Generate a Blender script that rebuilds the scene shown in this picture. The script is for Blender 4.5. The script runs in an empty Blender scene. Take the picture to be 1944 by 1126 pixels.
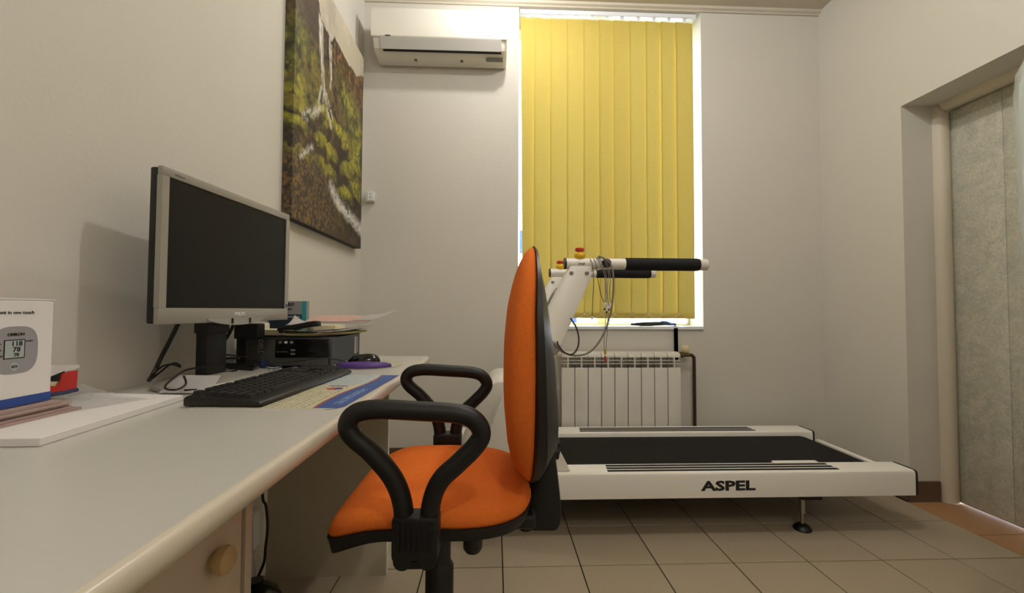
import bpy, bmesh, math, random
import numpy as np
from mathutils import Vector, Matrix
random.seed(7)
SC = bpy.context.scene
COL = SC.collection
PI = math.pi

# ------------------------------------------------------------------ camera, world, lamps, exposure
def make_camera():
    pit, yaw, rol = 3.1378e-02, 3.8557e-02, 4.7887e-03
    f = Vector((math.sin(yaw), math.cos(yaw), 0)); r = Vector((math.cos(yaw), -math.sin(yaw), 0)); u = Vector((0, 0, 1))
    f2 = f * math.cos(pit) + u * math.sin(pit); u2 = u * math.cos(pit) - f * math.sin(pit)
    r3 = r * math.cos(rol) + u2 * math.sin(rol); u3 = u2 * math.cos(rol) - r * math.sin(rol)
    cd = bpy.data.cameras.new('camera'); co = bpy.data.objects.new('camera', cd); COL.objects.link(co)
    m = Matrix((r3, u3, -f2)).transposed().to_4x4(); m.translation = (-0.0334, 0, 0.9816)
    co.matrix_world = m
    cd.sensor_width = 36; cd.lens = 36 * 812.73 / 1944; cd.clip_start = 0.02; cd.clip_end = 200
    SC.camera = co
make_camera()
SC.view_settings.view_transform = 'Standard'; SC.view_settings.look = 'None'
SC.view_settings.gamma = 1; SC.view_settings.use_curve_mapping = False
SC.view_settings.exposure = 0.0
W = bpy.data.worlds.new('overcast_sky'); SC.world = W; W.use_nodes = True
bg = W.node_tree.nodes['Background']; bg.inputs[0].default_value = (0.80, 0.90, 1.0, 1); bg.inputs[1].default_value = 20.0
LAMP_COLOR = (1.0, 0.99, 0.97)
def bulb(x, y, z, p, r=.035):
    l = bpy.data.lights.new('bulb', 'POINT'); l.energy = p; l.shadow_soft_size = r; l.color = LAMP_COLOR
    o = bpy.data.objects.new('bulb', l); COL.objects.link(o); o.location = (x, y, z); return o
LAMPS = [((0.06, 2.15, 2.90), 15), ((0.75, 1.15, 2.88), 31), ((0.35, -0.9, 2.80), 25)]  # third lamp is added frontal fill, unseen behind the viewer

# ------------------------------------------------------------------ materials
def lin(c):
    return tuple(((v / 255) / 12.92 if v / 255 <= .04045 else ((v / 255 + .055) / 1.055) ** 2.4) for v in c)
def mat(name, c, rough=.5, metal=0, var=0.0, scale=30, bump=0.0, bscale=200, spec=.5, alpha=1, trans=0, objvar=0.0, coat=0, detail=4):
    m = bpy.data.materials.new(name); m.use_nodes = True; nt = m.node_tree; b = nt.nodes['Principled BSDF']
    c = lin(c) if max(c) > 1.001 else c
    b.inputs['Base Color'].default_value = (*c, 1); b.inputs['Roughness'].default_value = rough
    b.inputs['Metallic'].default_value = metal; b.inputs['Specular IOR Level'].default_value = spec
    b.inputs['Alpha'].default_value = alpha; b.inputs['Transmission Weight'].default_value = trans
    b.inputs['Coat Weight'].default_value = coat
    N = nt.nodes.new; L = nt.links.new
    tc = N('ShaderNodeTexCoord')
    src = None
    if var > 0:
        n = N('ShaderNodeTexNoise'); n.inputs['Scale'].default_value = scale; n.inputs['Detail'].default_value = detail
        L(tc.outputs['Object'], n.inputs['Vector'])
        mx = N('ShaderNodeMix'); mx.data_type = 'RGBA'
        mx.inputs[6].default_value = (*[v * (1 - var) for v in c], 1); mx.inputs[7].default_value = (*[min(1, v * (1 + var)) for v in c], 1)
        L(n.outputs['Fac'], mx.inputs[0]); src = mx.outputs[2]
    if objvar > 0:
        oi = N('ShaderNodeObjectInfo'); mr = N('ShaderNodeMapRange'); mr.inputs[3].default_value = 1 - objvar; mr.inputs[4].default_value = 1 + objvar
        L(oi.outputs['Random'], mr.inputs[0])
        hv = N('ShaderNodeHueSaturation'); L(mr.outputs[0], hv.inputs['Value'])
        if src: L(src, hv.inputs['Color'])
        else: hv.inputs['Color'].default_value = (*c, 1)
        src = hv.outputs[0]
    if src: L(src, b.inputs['Base Color'])
    if bump > 0:
        n2 = N('ShaderNodeTexNoise'); n2.inputs['Scale'].default_value = bscale; n2.inputs['Detail'].default_value = 5
        L(tc.outputs['Object'], n2.inputs['Vector'])
        bp = N('ShaderNodeBump'); bp.inputs['Strength'].default_value = bump; bp.inputs['Distance'].default_value = .002
        L(n2.outputs['Fac'], bp.inputs['Height']); L(bp.outputs[0], b.inputs['Normal'])
    return m
M = {}
M['wall'] = mat('wall_paint', (214, 209, 198), .9, var=.03, scale=3, bump=.35, bscale=90)
M['ceiling'] = mat('ceiling_paint', (206, 196, 180), .9, var=.03, scale=4, bump=.2)
M['trim'] = mat('cornice_paint', (205, 196, 180), .8)
M['tile'] = mat('floor_tile', (166, 152, 130), .42, var=.16, scale=160, objvar=.05, spec=.35, detail=8)
M['tile2'] = mat('threshold_tile', (170, 128, 88), .5, var=.18, scale=140, objvar=.05, spec=.3, detail=8)
M['grout'] = mat('grout', (32, 25, 18), .9)
M['skirt'] = mat('skirting_tile', (96, 74, 56), .5, var=.12, scale=60)
M['frame'] = mat('door_frame_paint', (212, 202, 182), .4)
M['pvc'] = mat('white_pvc', (235, 237, 240), .3)
M['black'] = mat('black_plastic', (15, 14, 14), .42, var=.1, scale=80)
M['blackm'] = mat('black_matte', (14, 14, 14), .6)
M['blackr'] = mat('black_rubber', (17, 16, 16), .48, bump=.12, bscale=350, spec=.4)
M['blackg'] = mat('black_glossy', (12, 11, 11), .15)
M['screen'] = mat('dark_screen', (17, 15, 14), .5, spec=.22)
M['silver'] = mat('silver_plastic', (158, 154, 145), .38, metal=.25)
M['lam'] = mat('white_laminate', (198, 196, 188), .28, var=.02, scale=6)
M['lamedge'] = mat('laminate_edge', (208, 198, 179), .24)
M['panel'] = mat('panel_laminate', (196, 186, 164), .4, var=.04, scale=20)
M['drawer'] = mat('drawer_laminate', (210, 194, 172), .35, var=.02, scale=10)
M['knob'] = mat('beige_knob', (200, 170, 120), .35)
M['orange'] = mat('orange_fabric', (232, 118, 48), .95, var=.10, scale=160, bump=.5, bscale=260, spec=.1)
M['white'] = mat('white_powdercoat', (238, 233, 223), .38)
M['whitep'] = mat('white_plastic', (222, 217, 205), .4)
M['rad'] = mat('radiator_enamel', (228, 223, 212), .4, var=.03, scale=20)
M['belt'] = mat('treadmill_belt', (15, 14, 13), .8, spec=.3, bump=.1, bscale=500)
M['foam'] = mat('black_foam', (15, 14, 15), .85, bump=.2, bscale=500)
M['metal'] = mat('steel', (170, 165, 155), .3, metal=1)
M['brass'] = mat('brown_pipe_paint', (62, 38, 26), .35)
M['brassv'] = mat('old_brass', (110, 92, 66), .4, metal=.6)
M['cream'] = mat('cream_plastic', (222, 204, 158), .45)
M['red'] = mat('red_plastic', (196, 44, 34), .35)
M['yellow'] = mat('yellow_plastic', (236, 190, 30), .4)
M['paper'] = mat('white_paper', (228, 224, 222), .8, var=.02, scale=8)
M['paper2'] = mat('cream_paper', (226, 216, 178), .8)
M['manila'] = mat('yellow_folder', (186, 174, 122), .7, var=.04)
M['padprint'] = mat('mouse_pad_print', (186, 182, 160), .6, var=.08, scale=60)
M['tubeblue'] = mat('light_blue_tube', (96, 140, 216), .5)
M['pink'] = mat('pink_booklet', (204, 168, 154), .7, var=.10, scale=60)
M['mauve'] = mat('mauve_folder', (170, 146, 140), .6, var=.10, scale=25)
M['purple'] = mat('purple_gel', (86, 56, 132), .5, bump=.2, bscale=600)
M['blue'] = mat('blue_print', (40, 74, 150), .5)
M['navy'] = mat('navy', (30, 36, 84), .4)
M['teal'] = mat('teal_print', (48, 158, 168), .5)
M['dark_teal'] = mat('dark_teal_print', (26, 50, 66), .5)
M['ink'] = mat('ink', (24, 22, 22), .6)
M['grey'] = mat('grey_print', (150, 148, 152), .6)
M['lcd'] = mat('lcd_print', (168, 176, 176), .4)
M['greyt'] = mat('grey_text', (120, 116, 112), .6)
M['louver'] = mat('louver_grey', (186, 182, 174), .45)
M['acw'] = mat('gloss_white', (236, 231, 219), .12, coat=.3)
M['cable'] = mat('grey_cable', (128, 122, 112), .5)
M['cabled'] = mat('dark_cable', (64, 60, 55), .5)
M['signblue'] = mat('sign_blue', (4, 38, 104), .5)
M['asphalt'] = mat('outside_paving', (170, 170, 172), .9, var=.1)
M['wicker'] = mat('red_brown_wicker', (120, 52, 34), .7, var=.25, scale=120)
M['film'] = mat('clear_film', (226, 232, 228), .12, alpha=.38)
M['sleeve'] = mat('clear_sleeve', (226, 232, 236), .12, alpha=.30)
M['roll'] = mat('pale_roll_paper', (186, 192, 184), .85, var=.05, scale=12)
M['copper'] = mat('lead_yellow', (214, 176, 60), .45)
M['grille'] = None
def glass():
    m = bpy.data.materials.new('window_glass'); m.use_nodes = True; nt = m.node_tree; nt.nodes.clear()
    o = nt.nodes.new('ShaderNodeOutputMaterial'); t = nt.nodes.new('ShaderNodeBsdfTransparent'); g = nt.nodes.new('ShaderNodeBsdfGlossy')
    g.inputs['Roughness'].default_value = .02; x = nt.nodes.new('ShaderNodeMixShader'); fr = nt.nodes.new('ShaderNodeFresnel'); fr.inputs[0].default_value = 1.45
    nt.links.new(fr.outputs[0], x.inputs[0]); nt.links.new(t.outputs[0], x.inputs[1]); nt.links.new(g.outputs[0], x.inputs[2]); nt.links.new(x.outputs[0], o.inputs[0])
    t.inputs[0].default_value = (.96, .98, .98, 1); return m
M['glass'] = glass()
def blind_mat():
    m = bpy.data.materials.new('yellow_blind_fabric'); m.use_nodes = True; nt = m.node_tree; nt.nodes.clear(); N = nt.nodes.new; L = nt.links.new
    o = N('ShaderNodeOutputMaterial'); d = N('ShaderNodeBsdfDiffuse'); t = N('ShaderNodeBsdfTranslucent'); x = N('ShaderNodeMixShader')
    tc = N('ShaderNodeTexCoord'); n = N('ShaderNodeTexNoise'); n.inputs['Scale'].default_value = 160; n.inputs['Detail'].default_value = 6; L(tc.outputs['Object'], n.inputs['Vector'])
    mx = N('ShaderNodeMix'); mx.data_type = 'RGBA'; mx.inputs[6].default_value = (*lin((192, 168, 82)), 1); mx.inputs[7].default_value = (*lin((212, 190, 106)), 1); L(n.outputs['Fac'], mx.inputs[0])
    L(mx.outputs[2], d.inputs[0]); L(mx.outputs[2], t.inputs[0]); x.inputs[0].default_value = .052
    L(d.outputs[0], x.inputs[1]); L(t.outputs[0], x.inputs[2]); L(x.outputs[0], o.inputs[0]); return m
M['blind'] = blind_mat()
def door_mat():
    m = mat('padded_door_vinyl', (166, 162, 144), .6); nt = m.node_tree; N = nt.nodes.new; L = nt.links.new; b = nt.nodes['Principled BSDF']
    tc = N('ShaderNodeTexCoord')
    n1 = N('ShaderNodeTexNoise'); n1.inputs['Scale'].default_value = 9; n1.inputs['Detail'].default_value = 9; n1.inputs['Roughness'].default_value = .7; n1.inputs['Distortion'].default_value = 1.6
    n2 = N('ShaderNodeTexNoise'); n2.inputs['Scale'].default_value = 46; n2.inputs['Detail'].default_value = 8; n2.inputs['Distortion'].default_value = 2.5
    L(tc.outputs['Object'], n1.inputs['Vector']); L(tc.outputs['Object'], n2.inputs['Vector'])
    ad = N('ShaderNodeMath'); ad.operation = 'ADD'; L(n1.outputs['Fac'], ad.inputs[0]); L(n2.outputs['Fac'], ad.inputs[1])
    cr = N('ShaderNodeValToRGB'); cr.color_ramp.elements[0].position = .8; cr.color_ramp.elements[0].color = (*lin((172, 173, 158)), 1); cr.color_ramp.elements[1].position = 1.2; cr.color_ramp.elements[1].color = (*lin((206, 201, 184)), 1)
    hf = N('ShaderNodeMath'); hf.operation = 'MULTIPLY'; hf.inputs[1].default_value = 1.0; L(ad.outputs[0], hf.inputs[0])
    mr = N('ShaderNodeMapRange'); mr.inputs[1].default_value = .7; mr.inputs[2].default_value = 1.3; L(hf.outputs[0], mr.inputs[0]); cr.color_ramp.elements[0].position = .2; cr.color_ramp.elements[1].position = .85
    L(mr.outputs[0], cr.inputs[0]); L(cr.outputs[0], b.inputs['Base Color'])
    bp = N('ShaderNodeBump'); bp.inputs['Strength'].default_value = .4; bp.inputs['Distance'].default_value = .004; L(n2.outputs['Fac'], bp.inputs['Height']); L(bp.outputs[0], b.inputs['Normal'])
    return m
M['door'] = door_mat()
def grille_mat():
    m = mat('perforated_grille', (30, 29, 28), .5); nt = m.node_tree; N = nt.nodes.new; L = nt.links.new; b = nt.nodes['Principled BSDF']
    tc = N('ShaderNodeTexCoord'); v = N('ShaderNodeTexVoronoi'); v.inputs['Scale'].default_value = 260; v.inputs['Randomness'].default_value = .15
    L(tc.outputs['Object'], v.inputs['Vector']); cr = N('ShaderNodeValToRGB'); cr.color_ramp.elements[0].position = .35; cr.color_ramp.elements[0].color = (.004, .004, .004, 1); cr.color_ramp.elements[1].position = .5; cr.color_ramp.elements[1].color = (.16, .15, .14, 1)
    L(v.outputs['Distance'], cr.inputs[0]); L(cr.outputs[0], b.inputs['Base Color']); return m
M['grille'] = grille_mat()
def attr_mat(name, rough=.6):
    m = mat(name, (200, 200, 200), rough); nt = m.node_tree
    a = nt.nodes.new('ShaderNodeAttribute'); a.attribute_name = 'print'; nt.links.new(a.outputs['Color'], nt.nodes['Principled BSDF'].inputs['Base Color']); return m

# ------------------------------------------------------------------ mesh helpers
class MB:
    def __init__(s): s.bm = bmesh.new()
    def box(s, lo, hi, bev=0, seg=1, rot=None, piv=None):
        lo, hi = Vector(lo), Vector(hi); c = (lo + hi) / 2; d = hi - lo
        r = bmesh.ops.create_cube(s.bm, size=1); vs = r['verts']
        for v in vs: v.co = Vector((v.co.x * d.x, v.co.y * d.y, v.co.z * d.z)) + c
        if bev > 0:
            es = list({e for v in vs for e in v.link_edges})
            rr = bmesh.ops.bevel(s.bm, geom=es, offset=min(bev, min(d) * .49), segments=seg, affect='EDGES', profile=.5)
            vs = list({v for f in rr['faces'] for v in f.verts} | {v for v in vs if v.is_valid})
        if rot is not None:
            bmesh.ops.rotate(s.bm, verts=[v for v in vs if v.is_valid], cent=piv if piv is not None else c, matrix=rot)
        return s
    def prism(s, poly, axis, a, b, bev=0, seg=1):
        """poly: 2-D points in the plane normal to axis ('x': (y,z); 'y': (x,z); 'z': (x,y)), extruded from a to b"""
        def p3(p, t):
            return {'x': (t, p[0], p[1]), 'y': (p[0], t, p[1]), 'z': (p[0], p[1], t)}[axis]
        A = [s.bm.verts.new(p3(p, a)) for p in poly]; B = [s.bm.verts.new(p3(p, b)) for p in poly]; n = len(poly); fs = []
        fs.append(s.bm.faces.new(A)); fs.append(s.bm.faces.new(list(reversed(B))))
        for i in range(n): fs.append(s.bm.faces.new((A[i], B[i], B[(i + 1) % n], A[(i + 1) % n])))
        bmesh.ops.recalc_face_normals(s.bm, faces=fs)
        if bev > 0:
            es = list({e for f in fs for e in f.edges})
            bmesh.ops.bevel(s.bm, geom=es, offset=bev, segments=seg, affect='EDGES', profile=.5)
        return s
    def cyl(s, p0, p1, r, r1=None, n=20, cap=True):
        p0, p1 = Vector(p0), Vector(p1); r1 = r if r1 is None else r1; d = (p1 - p0).normalized()
        u = d.orthogonal().normalized(); w = d.cross(u)
        A = []; B = []
        for i in range(n):
            a = 2 * PI * i / n; o = u * math.cos(a) + w * math.sin(a)
            A.append(s.bm.verts.new(p0 + o * r)); B.append(s.bm.verts.new(p1 + o * r1))
        for i in range(n): s.bm.faces.new((A[i], A[(i + 1) % n], B[(i + 1) % n], B[i]))
        if cap: s.bm.faces.new(list(reversed(A))); s.bm.faces.new(B)
        return s
    def lathe(s, prof, base, axis=(0, 0, 1), n=24):
        """prof: (radius, height) list along axis from base"""
        base = Vector(base); d = Vector(axis).normalized(); u = d.orthogonal().normalized(); w = d.cross(u); rings = []
        for r, h in prof:
            if r < 1e-6: rings.append([s.bm.verts.new(base + d * h)])
            else: rings.append([s.bm.verts.new(base + d * h + (u * math.cos(2 * PI * i / n) + w * math.sin(2 * PI * i / n)) * r) for i in range(n)])
        fs = []
        for A, B in zip(rings, rings[1:]):
            for i in range(n):
                j = (i + 1) % n
                q = [A[i % len(A)], A[j % len(A)], B[j % len(B)], B[i % len(B)]]
                q2 = []
                for v in q:
                    if v not in q2: q2.append(v)
                if len(q2) > 2: fs.append(s.bm.faces.new(q2))
        if len(rings[0]) > 1: fs.append(s.bm.faces.new(rings[0]))
        if len(rings[-1]) > 1: fs.append(s.bm.faces.new(rings[-1]))
        bmesh.ops.recalc_face_normals(s.bm, faces=fs)
        return s
    def tube(s, pts, r, n=8, closed=False, smooth=4, ell=1.0, up=None):
        pts = [Vector(p) for p in pts]
        if smooth:
            out = []; m = len(pts); rng = range(m if closed else m - 1)
            for i in rng:
                if closed: p0, p1, p2, p3 = pts[i - 1], pts[i], pts[(i + 1) % m], pts[(i + 2) % m]
                else: p0, p1, p2, p3 = pts[max(i - 1, 0)], pts[i], pts[i + 1], pts[min(i + 2, m - 1)]
                for k in range(smooth):
                    t = k / smooth
                    out.append(.5 * ((2 * p1) + (p2 - p0) * t + (2 * p0 - 5 * p1 + 4 * p2 - p3) * t * t + (3 * p1 - p0 - 3 * p2 + p3) * t ** 3))
            if not closed: out.append(pts[-1])
            pts = out
        m = len(pts); u = None; rings = []
        for i in range(m):
            a = pts[i - 1] if (closed or i) else pts[0]; b = pts[(i + 1) % m] if (closed or i < m - 1) else pts[-1]
            d = (b - a).normalized()
            if up is not None: u = Vector(up)
            elif u is None: u = d.orthogonal().normalized()
            u = (u - d * u.dot(d)).normalized(); w = d.cross(u)
            rr = r(i / max(1, m - 1)) if callable(r) else r
            rings.append([s.bm.verts.new(pts[i] + (u * math.cos(2 * PI * k / n) * rr * ell + w * math.sin(2 * PI * k / n) * rr)) for k in range(n)])
        for i in range(m if closed else m - 1):
            A, B = rings[i], rings[(i + 1) % m]
            for k in range(n): s.bm.faces.new((A[k], A[(k + 1) % n], B[(k + 1) % n], B[k]))
        if not closed: s.bm.faces.new(list(reversed(rings[0]))); s.bm.faces.new(rings[-1])
        return s
    def loft(s, rings, cap0=True, cap1=True):
        R = [[s.bm.verts.new(p) for p in ring] for ring in rings]; n = len(R[0]); fs = []
        for A, B in zip(R, R[1:]):
            for k in range(n): fs.append(s.bm.faces.new((A[k], A[(k + 1) % n], B[(k + 1) % n], B[k])))
        if cap0: fs.append(s.bm.faces.new(R[0]))
        if cap1: fs.append(s.bm.faces.new(R[-1]))
        bmesh.ops.recalc_face_normals(s.bm, faces=fs)
        return s
    def sheet(s, fn, nu, nv, th=0):
        """grid sheet fn(u,v)->point; th>0 gives it a thickness downward along -z"""
        g = [[s.bm.verts.new(fn(i / nu, j / nv)) for j in range(nv + 1)] for i in range(nu + 1)]; fs = []
        for i in range(nu):
            for j in range(nv): fs.append(s.bm.faces.new((g[i][j], g[i + 1][j], g[i + 1][j + 1], g[i][j + 1])))
        if th:
            r = bmesh.ops.solidify(s.bm, geom=fs, thickness=th)
        return s
def smooth(me, ang=40):
    for p in me.polygons: p.use_smooth = True
    try: me.set_sharp_from_angle(angle=math.radians(ang))
    except Exception: pass
def P(name, mb, m, parent=None, label=None, sm=40, local=False):
    me = bpy.data.meshes.new(name); mb.bm.to_mesh(me); mb.bm.free()
    me.materials.append(M[m] if isinstance(m, str) else m)
    if parent is not None and not local:
        off = Vector(parent.location)
        if parent.parent: off = off + Vector(parent.parent.location)
        me.transform(Matrix.Translation(-off))
    if sm: smooth(me, sm)
    o = bpy.data.objects.new(name, me); COL.objects.link(o)
    if parent is not None: o.parent = parent
    if label: o['label'] = label
    return o
def recenter(o):
    """object origin of a parentless single-mesh thing moved to the middle of its base"""
    me = o.data; n = len(me.vertices); a = np.empty(n * 3); me.vertices.foreach_get('co', a); a = a.reshape(-1, 3)
    c = Vector(((a[:, 0].min() + a[:, 0].max()) / 2, (a[:, 1].min() + a[:, 1].max()) / 2, a[:, 2].min()))
    me.transform(Matrix.Translation(-c)); o.location = c; return o
def tag(o, label, cat, group=None, kind=None):
    o['label'] = label; o['category'] = cat
    if group: o['group'] = group
    if kind: o['kind'] = kind
    return o
def T(name, label, cat, loc=(0, 0, 0), rz=0, group=None):
    o = bpy.data.objects.new(name, None); COL.objects.link(o); o.location = loc; o.rotation_euler = (0, 0, rz); o.empty_display_size = .05
    return tag(o, label, cat, group)
def single(name, mb, m, label, cat, group=None, sm=40):
    return tag(recenter(P(name, mb, m, sm=sm)), label, cat, group)
def struct(name, mb, m, label, parent=None, sm=30):
    o = P(name, mb, m, parent, sm=sm)
    if parent is None: o['kind'] = 'structure'; o['label'] = label
    return o
def text_mesh(body, size, bold=0.0, ext=.0003):
    cu = bpy.data.curves.new('lettering', 'FONT'); cu.body = body; cu.size = size; cu.extrude = ext; cu.offset = bold; cu.align_x = 'CENTER'; cu.align_y = 'CENTER'; cu.resolution_u = 2
    o = bpy.data.objects.new('lettering', cu); COL.objects.link(o)
    dg = bpy.context.evaluated_depsgraph_get(); dg.update()
    me = bpy.data.meshes.new_from_object(o.evaluated_get(dg)); bpy.data.objects.remove(o); bpy.data.curves.remove(cu); return me
def text(body, size, pos, xd, yd, m, parent, bold=0.0, width=None, name='lettering', label=None):
    me = text_mesh(body, size, bold)
    if width:
        xs = [v.co.x for v in me.vertices]; k = width / (max(xs) - min(xs)); me.transform(Matrix.Diagonal((k, 1, 1, 1)))
    xd, yd = Vector(xd).normalized(), Vector(yd).normalized(); zd = xd.cross(yd)
    mt = Matrix((xd, yd, zd)).transposed().to_4x4(); mt.translation = Vector(pos)
    me.transform(mt)
    off = Vector(parent.location)
    if parent.parent: off += Vector(parent.parent.location)
    me.transform(Matrix.Translation(-off))
    me.materials.clear(); me.materials.append(M[m])
    o = bpy.data.objects.new(name, me); COL.objects.link(o); o.parent = parent
    if label: o['label'] = label
    return o
def printed(name, fn, nu, nv, colors, m, parent=None, local=False):
    """flat printed sheet: a grid with a colour per corner"""
    V = [fn(i / nu, j / nv) for j in range(nv + 1) for i in range(nu + 1)]
    F = [(j * (nu + 1) + i, j * (nu + 1) + i + 1, (j + 1) * (nu + 1) + i + 1, (j + 1) * (nu + 1) + i) for j in range(nv) for i in range(nu)]
    me = bpy.data.meshes.new(name); me.from_pydata(V, [], F); me.materials.append(m)
    at = me.color_attributes.new('print', 'FLOAT_COLOR', 'POINT'); c = np.ones((len(V), 4), np.float32); c[:, :3] = colors.reshape(-1, 3); at.data.foreach_set('color', c.ravel())
    if parent is not None and not local: me.transform(Matrix.Translation(-Vector(parent.location)))
    o = bpy.data.objects.new(name, me); COL.objects.link(o)
    if parent is not None: o.parent = parent
    return o
rng = np.random.default_rng(3)
def vnoise(u, v, s, seed=0):
    r = np.random.default_rng(seed); n = 64; g = r.random((n, n))
    x, y = u * s, v * s; xi, yi = np.floor(x).astype(int), np.floor(y).astype(int); fx, fy = x - xi, y - yi
    fx = fx * fx * (3 - 2 * fx); fy = fy * fy * (3 - 2 * fy)
    a = g[xi % n, yi % n]; b = g[(xi + 1) % n, yi % n]; c = g[xi % n, (yi + 1) % n]; d = g[(xi + 1) % n, (yi + 1) % n]
    return a * (1 - fx) * (1 - fy) + b * fx * (1 - fy) + c * (1 - fx) * fy + d * fx * fy
def fbm(u, v, s, o=5, seed=0):
    t = np.zeros_like(u); a = .5
    for k in range(o): t += a * vnoise(u, v, s * 2 ** k, seed + k); a *= .5
    return t / (1 - .5 ** o)

# ------------------------------------------------------------------ room
XL, XR, YB, YF, ZC = -0.886, 2.117, 2.73, -1.7, 2.985
WX0, WX1, WZ0, WZ1 = 0.110, 1.315, 0.880, 2.957      # window opening
DY0, DY1, DZ = 1.18, 2.165, 2.075                    # door opening in the right wall
struct('floor', MB().box((XL - .3, YF - .3, -.12), (XR + 1.2, YB + .3, -.004)), 'grout', 'floor laid with beige square tiles and dark joints')
floor = bpy.data.objects['floor']
xs = [XL + .003] + [i * .3 for i in range(-2, 8)]
xs_edges = sorted(set([XL, *[i * .3 for i in range(-2, 8)], XR]))
ys_edges = sorted(set([YF, *[1.6664 + .3 * k for k in range(-11, 4) if YF < 1.6664 + .3 * k < YB], YB]))
shared = {}
def tile(x0, x1, y0, y1, m):
    key = (round(x1 - x0, 4), round(y1 - y0, 4), m)
    if key not in shared:
        b = MB().box((-(x1 - x0) / 2 + .0022, -(y1 - y0) / 2 + .0022, -.008), ((x1 - x0) / 2 - .0022, (y1 - y0) / 2 - .0022, 0), .0012)
        o = P('tile', b, m, floor, local=True, sm=0); shared[key] = o
    else:
        o = shared[key].copy(); COL.objects.link(o)
    o.parent = floor; o.location = ((x0 + x1) / 2, (y0 + y1) / 2, 0); return o
for x0, x1 in zip(xs_edges, xs_edges[1:]):
    if x1 - x0 < .03 and x1 == XR: continue
    for y0, y1 in zip(ys_edges, ys_edges[1:]): tile(x0, x1, y0, y1, 'tile')
for y0, y1 in ((1.18, 1.46), (1.46, 1.836), (1.836, 2.165)): tile(2.1, 2.40, y0, y1, 'tile2')
tile(2.40, 2.9, 1.18, 1.67, 'tile2'); tile(2.40, 2.9, 1.67, 2.165, 'tile2')

wl = MB().box((XL - .3, YF - .3, -.1), (XL, YB + .3, ZC + .2)); struct('wall_left', wl, 'wall', 'cream painted left wall')
wb = MB()
wb.box((XL, YB, -.1), (WX0, YB + .27, ZC + .2)); wb.box((WX1, YB, -.1), (XR + .3, YB + .27, ZC + .2)); wb.box((WX0, YB, -.1), (WX1, YB + .27, WZ0 - .02)); wb.box((WX0, YB, WZ1), (WX1, YB + .27, ZC + .2))
struct('wall_back', wb, 'wall', 'cream painted back wall around the window')
wr = MB()
wr.box((XR, DY1, -.1), (XR + .30, YB, ZC + .2)); wr.box((XR, YF, -.1), (XR + .30, DY0, ZC + .2)); wr.box((XR, DY0, DZ), (XR + .30, DY1, ZC + .2))
struct('wall_right', wr, 'wall', 'cream painted right wall with a deep door opening')
struct('wall_front', MB().box((XL, YF - .3, -.1), (XR, YF, ZC + .2)), 'wall', 'cream painted wall behind the viewer')
struct('ceiling', MB().box((XL, YF, ZC), (XR, YB, ZC + .2)), 'ceiling', 'painted ceiling')
struct('trim_1', MB().prism([(YB, ZC), (YB, ZC - .028), (YB - .012, ZC - .028), (YB - .016, ZC - .02), (YB - .03, ZC - .014), (YB - .034, ZC)], 'x', XL, XR), 'trim', 'narrow cornice along the top of the back wall')
# skirting tiles
def skirting(name, label, spans):
    e = bpy.data.objects.new(name, None); COL.objects.link(e); e['kind'] = 'structure'; e['label'] = label
    for lo, hi in spans: P('tile', MB().box(lo, hi, .0015), 'skirt', e, sm=0)
skirting('baseboard_back', 'brown tile skirting along the back wall', [((x, YB - .010, 0), (min(x + .298, XR), YB, .118)) for x in [XL + .3 * i for i in range(10)]])
skirting('baseboard_right', 'brown tile skirting on the right wall and into the door recess', [((XR - .009, DY1 + .002, 0), (XR, DY1 + .29, .105)), ((XR - .009, DY1 + .292, 0), (XR, YB - .011, .105)), ((XR - .009, DY1 - .010, 0), (XR + .158, DY1, .105))])
skirting('baseboard_left', 'brown tile skirting along the left wall', [((XL, 1.75 + .3 * i, 0), (XL + .009, min(1.75 + .3 * i + .298, YB - .011), .105)) for i in range(4)])
# door: rounded frame, padded leaf
FX0, FX1 = XR + .168, XR + .245
def frame_prof():
    return [(FX0, .0), (FX0 + .004, .018), (FX0 + .014, .032), (FX0 + .030, .040), (FX0 + .050, .040), (FX0 + .066, .032), (FX1, .016), (FX1, .0)]
fr = MB(); fr.prism([(x, DY1 - d) for x, d in frame_prof()], 'z', 0, DZ)
struct('trim_2', fr, 'frame', 'rounded cream door jamb at the far side of the doorway')
fr = MB(); fr.prism([(x, DZ - d) for x, d in frame_prof()], 'y', DY0, DY1 - .041)
struct('trim_3', fr, 'frame', 'rounded cream door head over the doorway')
fr = MB(); fr.prism([(x, DY0 + d) for x, d in frame_prof()], 'z', 0, DZ)
struct('trim_4', fr, 'frame', 'rounded cream door jamb at the near side of the doorway')
door = bpy.data.objects.new('door_1', None); COL.objects.link(door); door['kind'] = 'structure'; door['label'] = 'grey green padded vinyl door'
seams = [1.245, 1.47, 1.69, 1.903, 2.138]
for i, (a, b) in enumerate(zip(seams, seams[1:])):
    P('padded_panel', MB().box((2.352, a + .0006, .006), (2.392, b - .0006, 2.050), .0035, 2), 'door', door, sm=60)
P('lock_stile', MB().box((2.354, DY0 + .018, .006), (2.392, 1.244, 2.050), .003), 'door', door)
P('handle', MB().tube([(2.352, 1.215, 1.02), (2.30, 1.215, 1.02), (2.295, 1.23, 1.02), (2.295, 1.33, 1.02)], .009, 10), 'metal', door)
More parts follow.
